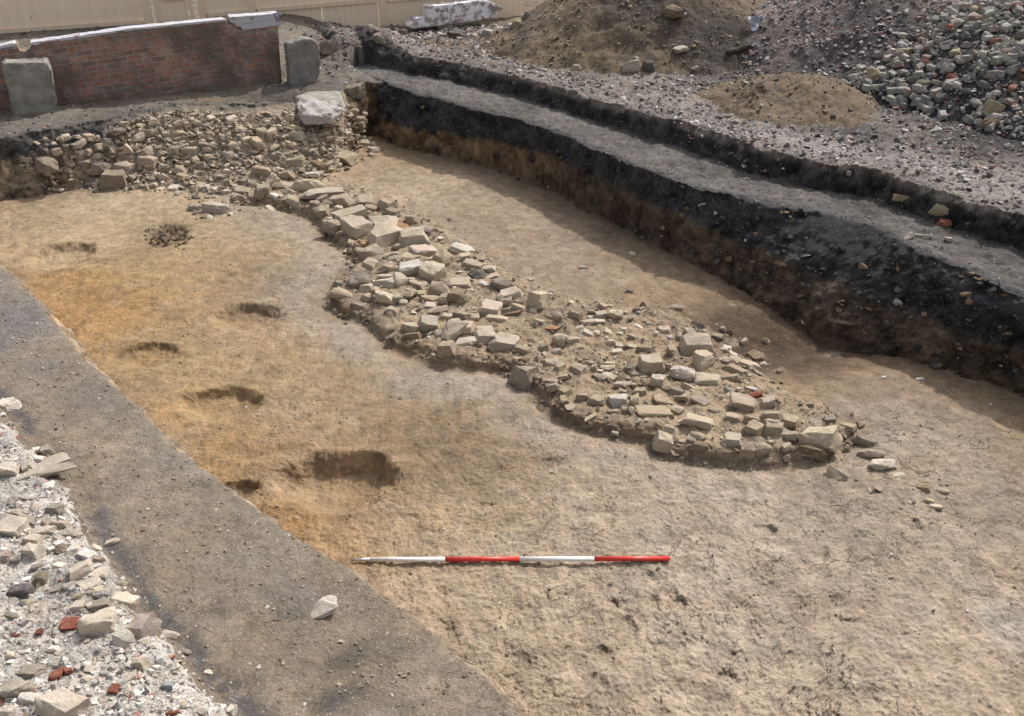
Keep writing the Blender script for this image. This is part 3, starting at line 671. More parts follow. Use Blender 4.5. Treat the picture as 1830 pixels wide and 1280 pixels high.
# ------------------------------------------------------------------ stones
def make_rock(name, seed, kind='b', sub=1, rough=.07):
    """angular block filling about a unit box: a jittered, chipped cuboid (b), flat slab (f), rounded cobble (r), wedge (w)"""
    rd = random.Random(seed); bm = bmesh.new(); pts = []
    for sx in (-1, 1):
        for sy in (-1, 1):
            for sz in (-1, 1):
                j = {'b': .46, 'f': .48, 'r': .12, 'w': .58}[kind]
                if kind == 'w' and sz > 0 and rd.random() < .45: continue
                if rd.random() < .3 and kind != 'r':     # a knocked-off corner gives three points
                    c = rd.uniform(.35, .75)
                    for ax in range(3):
                        p = [sx, sy, sz]; p[ax] *= c; pts.append([q*(1-rd.random()*j*.5) for q in p])
                else: pts.append([q*(1-rd.random()*j) for q in (sx, sy, sz)])
    sh1, sh2, tx, ty = rd.uniform(-.35, .35), rd.uniform(-.3, .3), rd.uniform(.72, 1.0), rd.uniform(.72, 1.0)
    if kind in 'bf': pts = [[(x_+sh1*y_)*(1 if z_ < 0 else tx), (y_+sh2*x_)*(1 if z_ < 0 else ty), z_*(1+.25*sh1*x_)] for x_, y_, z_ in pts]
    for _ in range({'b': 4, 'f': 4, 'r': 14, 'w': 3}[kind]):
        v = Vector([rd.gauss(0, 1) for _ in range(3)]).normalized(); pts.append(list(v*rd.uniform(.95, 1.12)))
    if kind == 'r': pts = [list(Vector(p).normalized()*(.98+.1*rd.random())) for p in pts]
    vs = [bm.verts.new(Vector(p)*.5) for p in pts]
    r = bmesh.ops.convex_hull(bm, input=vs)
    bmesh.ops.delete(bm, geom=list({g for g in r['geom_interior']+r['geom_unused'] if isinstance(g, bmesh.types.BMVert)}), context='VERTS')
    bmesh.ops.dissolve_limit(bm, angle_limit=R(12), verts=bm.verts, edges=bm.edges)
    bmesh.ops.bevel(bm, geom=list(bm.edges), offset=.014 if kind != 'r' else .10, segments=1 if kind != 'r' else 2, affect='EDGES', clamp_overlap=True)
    bmesh.ops.triangulate(bm, faces=bm.faces)
    for _ in range(2):
        es = [e for e in bm.edges if e.calc_length() > .13]
        if es: bmesh.ops.subdivide_edges(bm, edges=es, cuts=1, use_grid_fill=True); bmesh.ops.triangulate(bm, faces=bm.faces)
    bm.normal_update(); P = np.array([v.co for v in bm.verts])+seed*5.3
    d = rough*(pn3(P[:, 0]*3, P[:, 1]*3, P[:, 2]*3)+.6*pn3(P[:, 0]*9, P[:, 1]*9, P[:, 2]*9))
    for v, q in zip(bm.verts, d): v.co += v.normal*q
    co = np.array([v.co for v in bm.verts]); mn, mx = co.min(0), co.max(0)
    for v in bm.verts: v.co = Vector((np.array(v.co)-(mn+mx)/2)/(mx-mn))
    for f in bm.faces: f.smooth = True
    me = bpy.data.meshes.new(name); bm.to_mesh(me); bm.free(); me.materials.append(M_STONE)
    try: me.set_sharp_from_angle(angle=R(27))
    except Exception: pass
    return me
ROCK = {k: [make_rock('stone', i+{'b': 0, 'f': 100, 'r': 200, 'w': 300}[k], k) for i in range(n)] for k, n in (('b', 14), ('f', 12), ('r', 6), ('w', 8))}
PAL = {'buff': (.40, .33, .25), 'pale': (.48, .41, .325), 'white': (.56, .51, .44), 'grey': (.29, .25, .20), 'brown': (.23, .175, .12), 'orange': (.37, .225, .12),
       'red': (.30, .11, .075), 'pink': (.40, .32, .28), 'yellow': (.42, .36, .24), 'dark': (.14, .13, .12), 'blue': (.32, .34, .36)}
# each entry: cx, cy, width, height in photo pixels, slant of long axis, shape, colour
S_WALL = """577 345 70 18 -12 f pale|626 353 20 11 25 f grey|652 358 28 16 0 f buff|609 360 38 22 5 b buff|574 356 22 12 -20 b grey|586 366 24 12 5 b grey|562 366 16 16 0 b grey|578 378 19 20 0 b buff|606 374 16 12 0 b buff
627 367 24 12 -15 f grey|625 382 60 22 -12 f pale|661 373 22 14 0 b buff|688 368 34 28 20 w buff|700 381 26 16 10 b grey|734 393 18 16 0 b buff|590 392 8 7 0 b white|595 407 36 26 5 b grey|638 408 46 36 14 b pale|680 394 70 18 12 f pale
673 403 18 10 50 b buff|684 400 12 8 0 f pale|716 407 36 16 15 f orange|690 425 66 42 -28 b pale|738 427 52 34 -12 b pale|760 411 24 16 10 r pink|662 452 42 24 -30 b grey|711 442 18 20 10 b buff|640 449 10 18 0 b grey|651 437 12 10 0 b orange
627 433 18 12 10 f buff|702 454 20 9 0 f buff|674 463 26 13 -20 f grey|704 466 20 16 0 b buff|662 475 32 22 10 b pale|695 479 28 22 5 b buff|734 483 50 30 -5 b white|736 461 44 22 15 f buff|758 449 48 26 -15 f pale|766 466 17 14 0 w buff
774 488 40 44 10 b pale|796 463 34 28 15 b buff|642 501 34 30 15 w grey|606 508 16 12 0 b grey|611 526 40 20 10 r buff|639 545 26 18 0 w grey|656 532 18 14 30 b buff|655 517 26 22 0 b pale|687 507 42 20 5 b white|689 531 32 32 0 w pale
672 519 16 14 0 b buff|711 503 28 24 30 w pale|746 506 46 16 30 f buff|731 525 26 18 20 w buff|752 525 16 10 0 b yellow|711 533 18 16 0 b pale|721 542 14 12 0 b pale|699 554 30 12 25 f buff|741 500 26 10 10 f buff|786 517 34 24 0 w buff
769 533 34 15 -5 f buff|795 536 22 22 0 b buff|767 546 22 12 0 f pale|781 557 38 18 -10 r buff|736 586 34 22 12 b pale|735 602 32 16 0 b brown|768 580 34 28 -10 b pale|785 598 12 14 0 b grey|797 624 30 28 5 b buff|833 611 40 17 5 f white
797 565 26 14 0 f pale|808 590 38 36 -20 w pale|828 566 28 26 30 w grey|832 588 26 26 0 b pale|677 486 30 12 -10 f grey|690 494 26 10 0 f buff|824 506 46 20 -12 f pale|815 530 30 26 0 b brown|830 534 22 20 0 b buff
827 446 42 18 5 f white|828 458 26 14 -12 f pale|843 473 38 22 10 f buff|871 480 34 16 10 f pale|853 493 28 20 12 r dark|877 496 26 14 -25 f pale|864 508 16 11 10 b white|897 511 36 26 15 b grey|912 528 48 24 -15 b pale|904 541 24 20 0 b grey
964 535 38 34 -60 b pale|927 540 16 8 0 b grey|928 551 26 14 0 b buff|874 555 40 32 0 b pale|905 554 18 9 0 b grey|954 557 16 11 0 w pale|991 564 38 24 35 w buff|1030 564 28 20 35 w buff|890 569 38 16 5 f pale|917 560 28 12 10 f brown
965 576 20 11 0 b buff|987 588 26 14 25 f orange|1049 578 28 16 -5 b pale|1050 595 26 14 12 f white|1033 586 20 8 0 f pale|1003 609 28 24 35 b pale|1024 607 26 14 0 r pale|867 604 42 34 -10 b pale|900 615 48 34 5 b pale|860 586 26 10 0 f pale
970 621 20 20 0 r buff|994 628 18 15 0 r buff|936 626 32 16 0 b buff|847 566 18 12 0 f buff|1126 521 16 10 10 b grey|1153 546 18 18 0 w grey|1208 550 26 15 0 r pale|1099 563 28 22 0 r pale|1075 563 24 14 -10 b pale|1072 575 24 11 0 f pale
1059 557 16 8 0 f grey|1076 548 18 12 20 b buff|1137 554 14 12 30 b grey|1162 579 18 9 0 f grey|1143 585 26 7 20 f pale|1247 581 26 15 0 w grey|1187 593 28 20 0 b pale|1172 597 12 14 -30 b pale|1233 593 24 18 -20 w pale|1214 601 12 16 0 b grey
1245 621 66 46 -5 b pale|1254 646 48 40 -20 b pale|1218 669 44 34 5 r white|1265 679 50 30 5 f pale|1165 652 48 36 -12 b pale|1193 656 24 20 20 w buff|1174 681 34 26 0 b pale|1142 669 32 14 -12 f grey|1125 659 24 16 20 b grey|1232 691 32 15 5 w pale
1189 696 20 14 0 b grey|1209 700 28 16 25 b grey|1220 708 34 18 12 f buff|1184 717 40 18 0 f buff|1250 717 34 20 15 f pink|1167 737 74 28 5 f buff|1245 753 72 32 5 f pale|1211 735 24 22 20 b pale|1105 717 34 30 0 b white|1067 717 34 28 20 b buff
1041 710 26 20 0 b buff|1135 717 22 24 0 b buff|1095 737 24 12 0 b buff|1031 663 36 26 25 b buff|1085 657 30 15 0 f pale|1090 650 20 9 10 f pale|1073 674 24 17 40 f grey|1090 673 24 17 40 f pale|1055 648 18 9 -10 f grey|1061 657 12 12 0 b buff
1001 657 30 18 -35 b buff|986 647 28 14 0 f buff|992 629 18 14 0 r buff|935 672 54 58 25 w grey|1102 629 26 13 -20 f white|1106 617 18 9 0 f pale|1130 619 20 9 0 f pale|1087 593 14 16 -60 f pale|1106 597 16 8 0 b pale|1130 601 18 9 25 f grey
1115 590 12 10 0 b white|1092 612 14 11 0 b pale|1202 627 22 22 20 w pale|1198 604 10 9 0 b white|1154 624 34 12 20 b buff|986 682 26 14 0 f buff|988 692 24 16 0 b buff|1008 702 20 18 20 b buff|1006 717 18 26 0 b buff|1010 673 26 11 0 f buff
1112 688 34 14 0 r pale|1151 687 20 22 -40 w pale|1145 702 30 20 0 b buff|1187 789 36 36 5 b pale|1195 767 24 16 0 b buff|1248 781 30 20 0 r pale|1252 799 36 20 0 b brown|1306 788 36 28 5 b pale|1281 601 24 14 25 f grey|1292 589 12 14 0 b grey
1306 593 20 14 -35 w brown|1329 612 16 14 -20 b buff|1369 608 14 14 -30 w pale|1299 621 20 10 30 f pale|1294 626 14 11 0 b pale|1310 633 20 9 25 f pale|1314 644 28 16 45 f pale|1295 645 30 13 15 b pale|1337 652 46 20 45 f pale|1350 638 32 24 40 f brown
1365 653 16 11 -20 w buff|1313 662 42 18 20 b buff|1306 676 36 16 10 b buff|1343 694 22 8 5 f white|1373 719 36 22 -12 b pale|1350 707 26 14 -15 b red|1328 718 52 26 5 f buff|1377 744 36 20 10 b pale|1379 757 34 20 30 b buff|1408 753 34 22 10 b buff
1460 758 30 20 0 w white|1464 784 74 44 12 b pale|1408 779 42 20 20 b buff|1484 749 28 12 -5 b grey|1495 767 30 13 8 f buff|1517 764 30 17 5 b buff|1547 790 44 18 20 b grey|1556 812 46 22 15 r buff|1576 832 48 28 -10 r white|1606 849 22 9 10 f pale
1495 849 42 28 10 w buff|1478 847 14 11 0 b pale|1649 873 26 17 10 b yellow|1683 878 26 13 10 r pale|1660 896 18 11 0 b yellow|1672 905 24 11 10 f pale|1685 865 20 9 10 f grey|1343 751 34 20 10 b buff|1346 766 32 26 30 b buff|1381 766 36 30 10 b buff|1336 805 32 26 10 b buff
1362 802 32 26 0 r buff|1356 794 12 7 20 f white|1368 824 24 13 0 b buff|1406 799 24 16 -20 b buff|1376 792 12 12 0 b buff|1406 816 20 11 0 b grey|1450 806 60 24 8 b brown|1580 676 10 8 0 b white|1644 678 16 6 0 b white|1310 745 30 16 10 f buff|1275 735 24 12 10 b buff"""
S_BACK = """83 293 50 26 12 b grey|181 301 38 22 -5 b grey|222 300 30 20 10 b pale|202 323 42 32 -8 b grey|142 271 20 10 0 b white|138 256 26 14 12 f pale|175 262 18 11 10 b pale|174 279 18 11 0 b pale|198 267 14 13 0 b buff|208 236 30 16 22 f grey
227 264 26 18 20 w pale|159 271 14 16 0 b buff|151 290 22 12 0 f grey|265 271 22 28 0 b pale|269 239 16 14 0 b grey|313 270 24 20 -10 b grey|344 270 26 15 0 b pale|292 299 18 12 0 b pale|271 330 20 9 0 f pale|310 336 24 11 5 f white
287 338 16 7 0 f pale|98 270 20 12 10 b buff|126 293 14 7 10 f buff|122 305 10 8 0 b buff|321 238 18 11 0 r yellow|350 372 22 12 0 b grey|157 246 20 12 10 b buff|134 244 20 8 5 f grey|264 290 30 22 0 b buff|389 374 46 24 8 b pale
352 369 24 11 0 b grey|426 356 22 20 -20 r grey|433 342 32 18 5 f grey|471 343 30 24 -10 b grey|407 328 14 14 0 b grey|453 329 20 14 -10 w grey|467 308 34 20 0 b buff|483 322 30 20 -10 w pale|547 333 54 28 0 b pale|526 291 34 20 0 b buff
568 297 32 17 10 b brown|509 313 30 14 0 b buff|558 313 22 11 0 b white|613 279 52 20 8 f buff|515 332 26 13 0 f buff|495 334 18 16 0 r buff|519 346 32 17 25 w pale|491 350 20 9 10 f white|523 358 36 15 10 f buff|484 374 26 9 18 f pale
421 261 26 14 -10 b pale|460 255 26 18 10 b buff|531 229 28 12 0 f yellow|641 216 27 14 0 b buff|631 200 20 12 0 r buff|649 204 14 9 0 r buff|588 277 14 11 -20 r buff|668 269 18 13 20 b pale|653 257 18 11 0 b buff|466 236 18 13 0 b buff
454 270 18 7 0 f pale|434 280 18 7 0 f grey|507 244 18 10 20 f pale|584 249 20 10 30 f buff|619 238 16 9 -20 f pale|517 210 18 10 -10 b buff|606 235 14 9 0 b grey|534 244 26 18 0 b pale|407 306 16 8 0 b pale|375 257 30 10 0 f buff"""
S_BANK = """12 729 32 40 0 b white|78 837 92 42 -38 f grey|16 842 44 32 10 b pale|48 834 22 18 -30 b pale|63 804 24 11 -5 f pale|84 807 22 20 40 b grey|67 822 28 15 5 b white|85 868 22 11 0 f white|45 890 32 12 5 f pink|23 897 16 18 0 b grey|65 910 26 13 55 f pink
98 910 32 20 10 b grey|31 916 34 17 10 r buff|48 932 46 22 15 b grey|22 944 56 38 0 b pale|88 935 28 20 40 b buff|112 937 24 18 0 b buff|73 950 46 22 -15 b pale|58 965 38 20 10 b pale|131 954 34 22 0 b pale|56 986 38 30 0 b pale|108 983 24 22 0 r brown
131 985 26 20 -20 b white|155 992 42 20 10 f white|173 980 22 12 5 b pale|5 996 24 28 0 b pink|35 1055 44 32 0 r dark|73 1034 30 30 -40 b brown|28 1002 20 14 0 b grey|64 1015 26 18 -20 b grey|48 1036 18 11 -15 b white|143 1019 42 28 -35 b pale
178 1024 36 20 -28 f pale|175 1000 24 11 15 b brown|161 1044 42 20 -25 f pale|176 1057 26 26 -30 f yellow|97 1054 38 14 -20 f grey|48 1078 36 12 0 f yellow|70 1069 16 10 -20 b blue|98 1085 26 13 0 b white|176 1080 44 20 -5 f grey|221 1074 48 34 5 b pale
175 1113 58 52 0 b pale|219 1142 32 36 -50 w white|254 1122 48 50 10 b pink|123 1119 36 28 -10 w red|136 1142 22 18 0 w white|209 1092 26 16 25 f grey|305 1137 32 20 10 b pink|19 1171 17 15 0 r yellow|59 1200 52 26 10 f grey|102 1207 22 32 0 b red
123 1200 16 20 -40 b red|28 1234 76 52 12 b grey|54 1250 38 26 5 b white|110 1264 86 60 20 b pale|15 1272 26 26 0 r pale|206 1234 22 24 20 b red|125 1240 12 13 0 b red|248 1188 30 28 0 b yellow|234 1212 30 20 -35 b pale|300 1226 26 17 0 b blue
246 1239 24 11 0 f white|287 1180 28 11 5 f white|278 1193 16 12 30 b white|412 1270 22 22 0 b white|397 1263 14 11 0 b white|360 1273 24 17 10 b pale|371 1203 16 11 0 b pale|310 1275 32 15 0 b red|140 1084 26 22 0 b pale|138 1067 26 15 -10 b yellow
126 1047 24 15 -10 b pale|108 1011 22 11 0 f pale|28 1135 18 8 20 b red|160 1196 16 17 0 b buff|156 1214 18 13 0 b buff|330 1165 24 14 0 b grey|95 1160 18 12 0 b pale|70 1130 14 10 0 b red|20 1100 26 14 0 b grey|185 1170 22 14 10 b pale|200 970 26 14 -10 b pale|340 1225 18 10 0 b pink|215 1045 22 14 0 b yellow"""
S_MISC = """576 1089 54 40 -12 w white|1686 401 26 18 5 b red|1612 353 30 13 5 w yellow|1680 376 34 18 10 b yellow|1126 119 38 20 0 w white|1160 120 22 18 0 b dark|1202 22 40 22 15 r brown|815 61 34 16 -15 f dark|925 42 22 14 0 b yellow
633 161 28 26 30 w grey|588 85 26 26 30 w grey|1625 422 16 12 0 w white|1697 428 16 12 0 w white|1562 135 24 20 0 w yellow|1775 195 36 26 -10 b yellow|1767 222 28 24 0 r brown|1617 92 26 18 -15 f grey|1650 150 26 14 0 r grey|1700 138 18 12 0 b red
640 224 24 12 0 b buff|680 72 22 14 20 b grey|675 66 14 12 0 b pink|870 60 20 12 0 b white|720 58 14 10 0 b grey|1030 122 24 12 0 b pale|1215 88 20 12 20 f white|1135 560 0 0 0 b grey|305 868 0 0 0 b grey|1130 455 14 8 0 b white|1042 478 18 8 0 f pale"""
def parse(t):
    out = []
    for e in t.replace('\n', '|').split('|'):
        q = e.split()
        if len(q) == 7 and float(q[2]) > 0: out.append([float(a) for a in q[:5]]+q[5:])
    return out
ENT = [('wall', e) for e in parse(S_WALL)]+[('back', e) for e in parse(S_BACK)]+[('bank', e) for e in parse(S_BANK)]+[('misc', e) for e in parse(S_MISC)]
# further stones filling the ruin between the large ones
rf = random.Random(5)
def fill(poly, n, lo, hi, zone, cols):
    P = np.array(poly, float); x0, y0 = P.min(0); x1, y1 = P.max(0); k = 0; t = 0
    while k < n and t < 20000:
        t += 1; a, b = rf.uniform(x0, x1), rf.uniform(y0, y1)
        if not inside(np.array([a]), np.array([b]), P)[0]: continue
        wd = lo+(hi-lo)*rf.random()**1.6
        if any(abs(a-e[0]) < (wd+e[2])*.40 and abs(b-e[1]) < (wd*.6+e[3])*.40 for _, e in ENT): continue
        ENT.append((zone, [a, b, wd, wd*rf.uniform(.45, .8), rf.uniform(-40, 40), rf.choice('bbbwfr'), rf.choice(cols)])); k += 1
fill([(60,262),(130,240),(240,215),(330,205),(440,215),(520,205),(550,195),(625,232),(650,235),(685,272),(600,298),(560,325),(480,338),(420,345),(330,340),(230,330),(205,300),(70,300)], 100, 10, 24, 'back', ['buff','pale','grey','buff','pale'])
ENT_BIG = len(ENT)
def zone_of(kind, x, y):
    if kind == 'bank':
        return ('at the top of the pale rubble bank at left' if y < 880 else 'in the stony middle of the pale rubble bank' if y < 1010 else 'in the dark patch of the pale rubble bank' if y < 1095 and x < 110 else
                'by the cut edge of the pale rubble bank' if y < 1160 and x > 110 else 'near the brick bits in the bottom left rubble' if x < 150 else 'at the foot of the pale rubble bank')
    if kind == 'back':
        return ('in the rubble slope below the concrete pier' if x < 240 else 'in the rubble slope below the brick wall' if x < 400 else 'in the slope left of the white slab' if y < 300 and x < 545 else
                'in the rubble below the white slab' if y < 300 else 'where rubble slope and stone wall meet')
    if x < 640 and y < 400: return 'at the far tip of the ruined stone wall'
    if y < 440: return 'in the far stretch of the ruined wall'
    if x < 720 and y < 570: return 'in the left bulge of the ruined wall'
    if y < 510: return 'behind the left bulge of the ruined wall'
    if x < 850: return 'in the middle left of the ruined wall'
    if x < 950 and y < 640: return 'in the middle of the ruined wall'
    if y < 640 and x < 1160: return 'in the loose scatter behind the wall middle'
    if x > 1270 and y < 670: return 'among the stones by the dark hollow'
    if y < 730 and x < 1060: return 'in the front of the wall middle'
    if y < 700: return 'beside the two big blocks of the wall'
    if x < 1300: return 'along the near front of the ruined wall'
    if x < 1440: return 'near the right end of the ruined wall'
    if y > 860: return 'beyond the right end of the wall'
    return 'at the right tip of the ruined wall'
CN = {'buff': 'buff', 'pale': 'pale', 'white': 'whitish', 'grey': 'grey', 'brown': 'brown', 'orange': 'orange stained', 'red': 'red', 'pink': 'pinkish', 'yellow': 'yellowish', 'dark': 'dark', 'blue': 'blue grey'}
SNm = {'b': 'blocky stone', 'f': 'flat stone', 'r': 'rounded stone', 'w': 'pointed stone'}
GR = {'wall': 'stones of the ruined wall', 'back': 'stones in the rubble slope', 'bank': 'stones on the pale rubble bank', 'misc': 'loose stones about the site'}
MISC_LBL = ['whitish angular stone lying alone on the grey ledge at bottom left', 'broken red brick on the grey ledge at right', 'yellowish stone sticking out of the black bank at right', 'yellowish stone low in the black bank above the red brick',
 'white angular stone on the far bank below the brown heap', 'dark lump beside the white stone on the far bank', 'large brown lump high on the big earth heap', 'dark flat slab on the spoil before the painted brick stub',
 'yellowish stone on the spoil right of the painted brick stub', 'grey tilted block beside the white concrete slab', 'grey tilted block right of the rounded concrete pier', 'whitish lump at the left end of the bone',
 'whitish lump right of the bone', 'yellowish stone at the left foot of the cobble heap', 'yellowish block at the lower right of the cobble heap', 'round brown stone below the yellowish block on the cobble heap',
 'grey flat stone in the left of the cobble heap', 'larger grey rounded stone in the middle of the cobble heap', 'red brick lump in the middle of the cobble heap', 'buff stone right of the white slab by the dark corner',
 'grey block on the spoil beyond the concrete pier', 'pinkish brick lump beside the grey block on the spoil', 'whitish lump on the mixed spoil below the brick stub', 'small grey lump at the left of the spoil',
 'pale stone on the bank above the black face', 'white flat stone at the foot of the big earth heap', 'tiny whitish stone on the shaded floor by the section', 'small pale flat stone on the floor behind the ruined wall']
used = {}
rs = random.Random(3)
E = ENT; n = len(E)
cxs = np.array([e[0] for _, e in E]); cys = np.array([e[1] for _, e in E]); ws = np.array([e[2] for _, e in E]); hs_ = np.array([e[3] for _, e in E])
# size in metres from the distance at which the sight line meets the ground
P0, K0 = hit(cxs, cys+.30*hs_)
sc_ = FPX/K0; dep = np.arctan2(CH-P0[:, 2], np.hypot(P0[:, 0], P0[:, 1]))
Wd = ws/sc_; shp = np.array([{'b': .62, 'f': .34, 'r': .7, 'w': .65}[e[5]] for _, e in E])
Dd = (hs_/sc_)/(shp*np.cos(dep)+np.sin(dep)*.95); Dd = np.clip(Dd, Wd*.42, Wd*1.3); Th = np.clip(Dd, 0, Wd)*shp*1.15
Pc, _ = hit(cxs, cys, Th*.24)
info = []
areas = np.array([e[2]*e[3]*(9 if z_ == 'misc' else 1)*(0 if e[6] == 'red' and z_ != 'misc' else 1) for z_, e in E])
REDS = {i for i, (z_, e) in enumerate(E) if e[6] == 'red'}
KEEP = set(np.argsort(-areas)[:300].tolist()) | REDS
MERGE = []
for i, (zk, e) in enumerate(E):
    kind, colr = e[5], e[6]; me = ROCK[kind][rs.randrange(len(ROCK[kind]))]
    if colr == 'red': me = ROCK['b'][rs.randrange(14)]
    red = colr == 'red'
    o = bpy.data.objects.new('brick_fragment' if red else 'stone', me); C.objects.link(o)
    o.location = Pc[i]; a = math.radians(e[4]); yaw = -math.atan2(math.sin(a)/math.sin(dep[i]), math.cos(a))*.8+rs.choice([0, math.pi])
    o.rotation_euler = (rs.uniform(-.24, .24), rs.uniform(-.24, .24), yaw+rs.uniform(-.15, .15))
    f = (1.2 if e[0] < 930 else 1.06) if zk in ('wall', 'back') else 1.08
    o.scale = (Wd[i]*f, Dd[i]*f, Th[i]*(1.32 if kind in 'bw' else 1.12))
    c = np.array(PAL[colr])*rs.uniform(.86, 1.12)*np.array([1+rs.uniform(-.03, .04), 1, 1+rs.uniform(-.06, .05)])
    if zk == 'bank' and not red: c = (c*.72+c.mean()*.28)*1.35
    if zk == 'misc' and e[1] < 250: c = c*.8
    o.color = (*np.clip(c, 0, .85), 1)
    if i not in KEEP:
        MERGE.append((me, o.matrix_basis.copy(), c)); bpy.data.objects.remove(o); continue
    info.append((o, zk, e, P0[i]))
_V, _F, _C, _o = [], [], [], 0
for me, mx, c in MERGE:
    v = np.empty(len(me.vertices)*3); me.vertices.foreach_get('co', v); v = v.reshape(-1, 3); mxx = np.array(mx)
    f = np.array([p.vertices[:] for p in me.polygons]); _V.append(v@mxx[:3, :3].T+mxx[:3, 3]); _F.append(f+_o); _o += len(v); _C.append(np.tile(c, (len(v), 1)))
me = np_mesh('stones', np.concatenate(_V), np.concatenate(_F)); vcol(me, np.clip(np.concatenate(_C), 0, .85)); me.set_sharp_from_angle(angle=R(38))
tag(link('stones', me, M_STUFF), 'smaller stones wedged among the large ones of the wall, slope and bank', 'stones', kind='stuff')
# labels: look first, then the stretch of wall or bank, then the order among its like from the left
grp = {}
wmed = {k: np.median([e[2] for z_, e in E if z_ == k]) for k in GR}
mi = 0
for o, zk, e, p in info:
    cat = 'brick fragment' if e[6] == 'red' else 'stone'
    if zk == 'misc':
        tag(o, MISC_LBL[mi] if mi < len(MISC_LBL) else 'small loose stone', cat); mi += 1; continue
    size = 'large' if e[2] > wmed[zk]*1.45 else 'small' if e[2] < wmed[zk]*.75 else 'middling'
    key = (size, 'red brick fragment' if cat != 'stone' else f"{CN[e[6]]} {SNm[e[5]]}", zone_of(zk, e[0], e[1]))
    tag(o, None, cat, GR[zk]); grp.setdefault(key, []).append((e[0], o))
ORD = ['', 'second', 'third', 'fourth', 'fifth', 'sixth', 'seventh', 'eighth', 'ninth', 'tenth', 'eleventh', 'twelfth']
for (size, what, zone), L_ in grp.items():
    L_.sort(key=lambda q: q[0])
    for k, (_, o) in enumerate(L_):
        if len(L_) == 1: o['label'] = f'{size} {what} {zone}'
        elif k == 0: o['label'] = f'{size} {what} {zone}, leftmost such'
        elif k == len(L_)-1: o['label'] = f'{size} {what} {zone}, rightmost such'
        else: o['label'] = f'{size} {what} {zone}, {ORD[min(k, 11)]} from left'

# white slab of lime concrete lying over the rubble at the corner
def big_slab(name, label, cat, cx, cy, wd, hh, kind, yaw, tilt, col, th, off=.3, m=None):
    p, k = hit([cx], [cy], th*off); me = ROCK[kind][3].copy(); me.name = name
    if m: me.materials.clear(); me.materials.append(m)
    o = bpy.data.objects.new(name, me); C.objects.link(o); s_ = FPX/k[0]
    o.location = p[0]; o.rotation_euler = (*tilt, yaw); o.scale = (wd/s_, hh, th); o.color = (*col, 1); return tag(o, label, cat)
p_, k_ = hit([566], [184], .12)
bm = bmesh.new()
top = [(-.34, .52), (.22, .62), (.50, .10), (.46, -.42), (.10, -.60), (-.22, -.40), (-.30, -.02), (-.50, .16)]
for zz, s_ in ((.0, 1), (-.26, 1.08)):
    for x_, y_ in top: bm.verts.new((x_*s_, y_*s_, zz-(.20 if y_ < -.05 else 0)-(.0 if zz else .0)))
bm.verts.ensure_lookup_table(); bmesh.ops.convex_hull(bm, input=bm.verts)
bmesh.ops.dissolve_limit(bm, angle_limit=R(4), verts=bm.verts, edges=bm.edges); bmesh.ops.bevel(bm, geom=list(bm.edges), offset=.02, segments=1, affect='EDGES'); bmesh.ops.triangulate(bm, faces=bm.faces)
for _ in range(4): bmesh.ops.subdivide_edges(bm, edges=[e for e in bm.edges if e.calc_length() > .04], cuts=1, use_grid_fill=True); bmesh.ops.triangulate(bm, faces=bm.faces)
bm.normal_update()
PP = np.array([v.co for v in bm.verts]); dd_ = .055*pn3(PP[:, 0]*6, PP[:, 1]*6, PP[:, 2]*6)+.02*pn3(PP[:, 0]*17, PP[:, 1]*17, PP[:, 2]*17)
for v, q in zip(bm.verts, dd_): v.co += v.normal*q*(1.0 if v.co.y < 0 else .35)
me = bpy.data.meshes.new('concrete_slab'); bm.to_mesh(me); bm.free()
for p in me.polygons: p.use_smooth = True
o = link('concrete_slab', me, M_CONCL); o.location = (p_[0][0], p_[0][1], p_[0][2]+.06); o.rotation_euler = (0, 0, -.18); o.scale = (.78, .88, .55); me.materials.append(plain_mat('weathered_concrete', (.36, .33, .29), (.22, .20, .17), 4))
for p in me.polygons: p.material_index = 1 if p.normal.z > .6 and p.center.y > -.02 else 0
tag(o, 'whitish rough lump of concrete slab at the far right corner of the rubble slope', 'slab')

# bone, timber, scrap
def limb(name, pts, rad, m, label, cat):
    bm = bmesh.new(); vs = [bm.verts.new(p) for p in pts]
    for a, b in zip(vs[:-1], vs[1:]): bm.edges.new((a, b))
    me = bpy.data.meshes.new(name); bm.to_mesh(me); bm.free(); o = link(name, me, m)
    sk_ = o.modifiers.new('skin', 'SKIN'); sk_.use_smooth_shade = True; o.modifiers.new('sub', 'SUBSURF').levels = 2; o.modifiers['sub'].render_levels = 2
    for v, r_ in zip(me.skin_vertices[0].data, rad): v.radius = (r_, r_)
    me.skin_vertices[0].data[0].use_root = True
    return tag(o, label, cat)
bp, _ = hit([1634, 1642, 1652, 1662, 1667], [420, 420, 421, 421.5, 422], .02)
limb('bone', [tuple(p) for p in bp], [.020, .010, .009, .011, .017], plain_mat('bone', (.62, .56, .44), (.45, .38, .28), 20), 'long pale bone lying on the grey ledge by the broken brick', 'bone')
tp, _ = hit([1298, 1320, 1345], [94, 89, 82], .04)
limb('timber', [tuple(p) for p in tp], [.045, .05, .04], plain_mat('wet_timber', (.09, .075, .06), (.05, .042, .035), 9), 'dark timber stub lying at the foot of the big earth heap', 'timber')
sp_, _ = hit([1352], [43], .05)
bm = bmesh.new(); bmesh.ops.create_grid(bm, x_segments=14, y_segments=12, size=.13)
for v in bm.verts:
    q = v.co*9; v.co.z = .07*float(pn3(np.array([q.x]), np.array([q.y]), np.array([1.2]))[0])+.03*float(pn3(np.array([q.x*2.7]), np.array([q.y*2.7]), np.array([5.2]))[0]); v.co.x *= 1+.2*math.sin(q.y*2)
bmesh.ops.solidify(bm, geom=bm.faces[:], thickness=.004)
me = bpy.data.meshes.new('plastic_scrap'); bm.to_mesh(me); bm.free()
for p in me.polygons: p.use_smooth = True
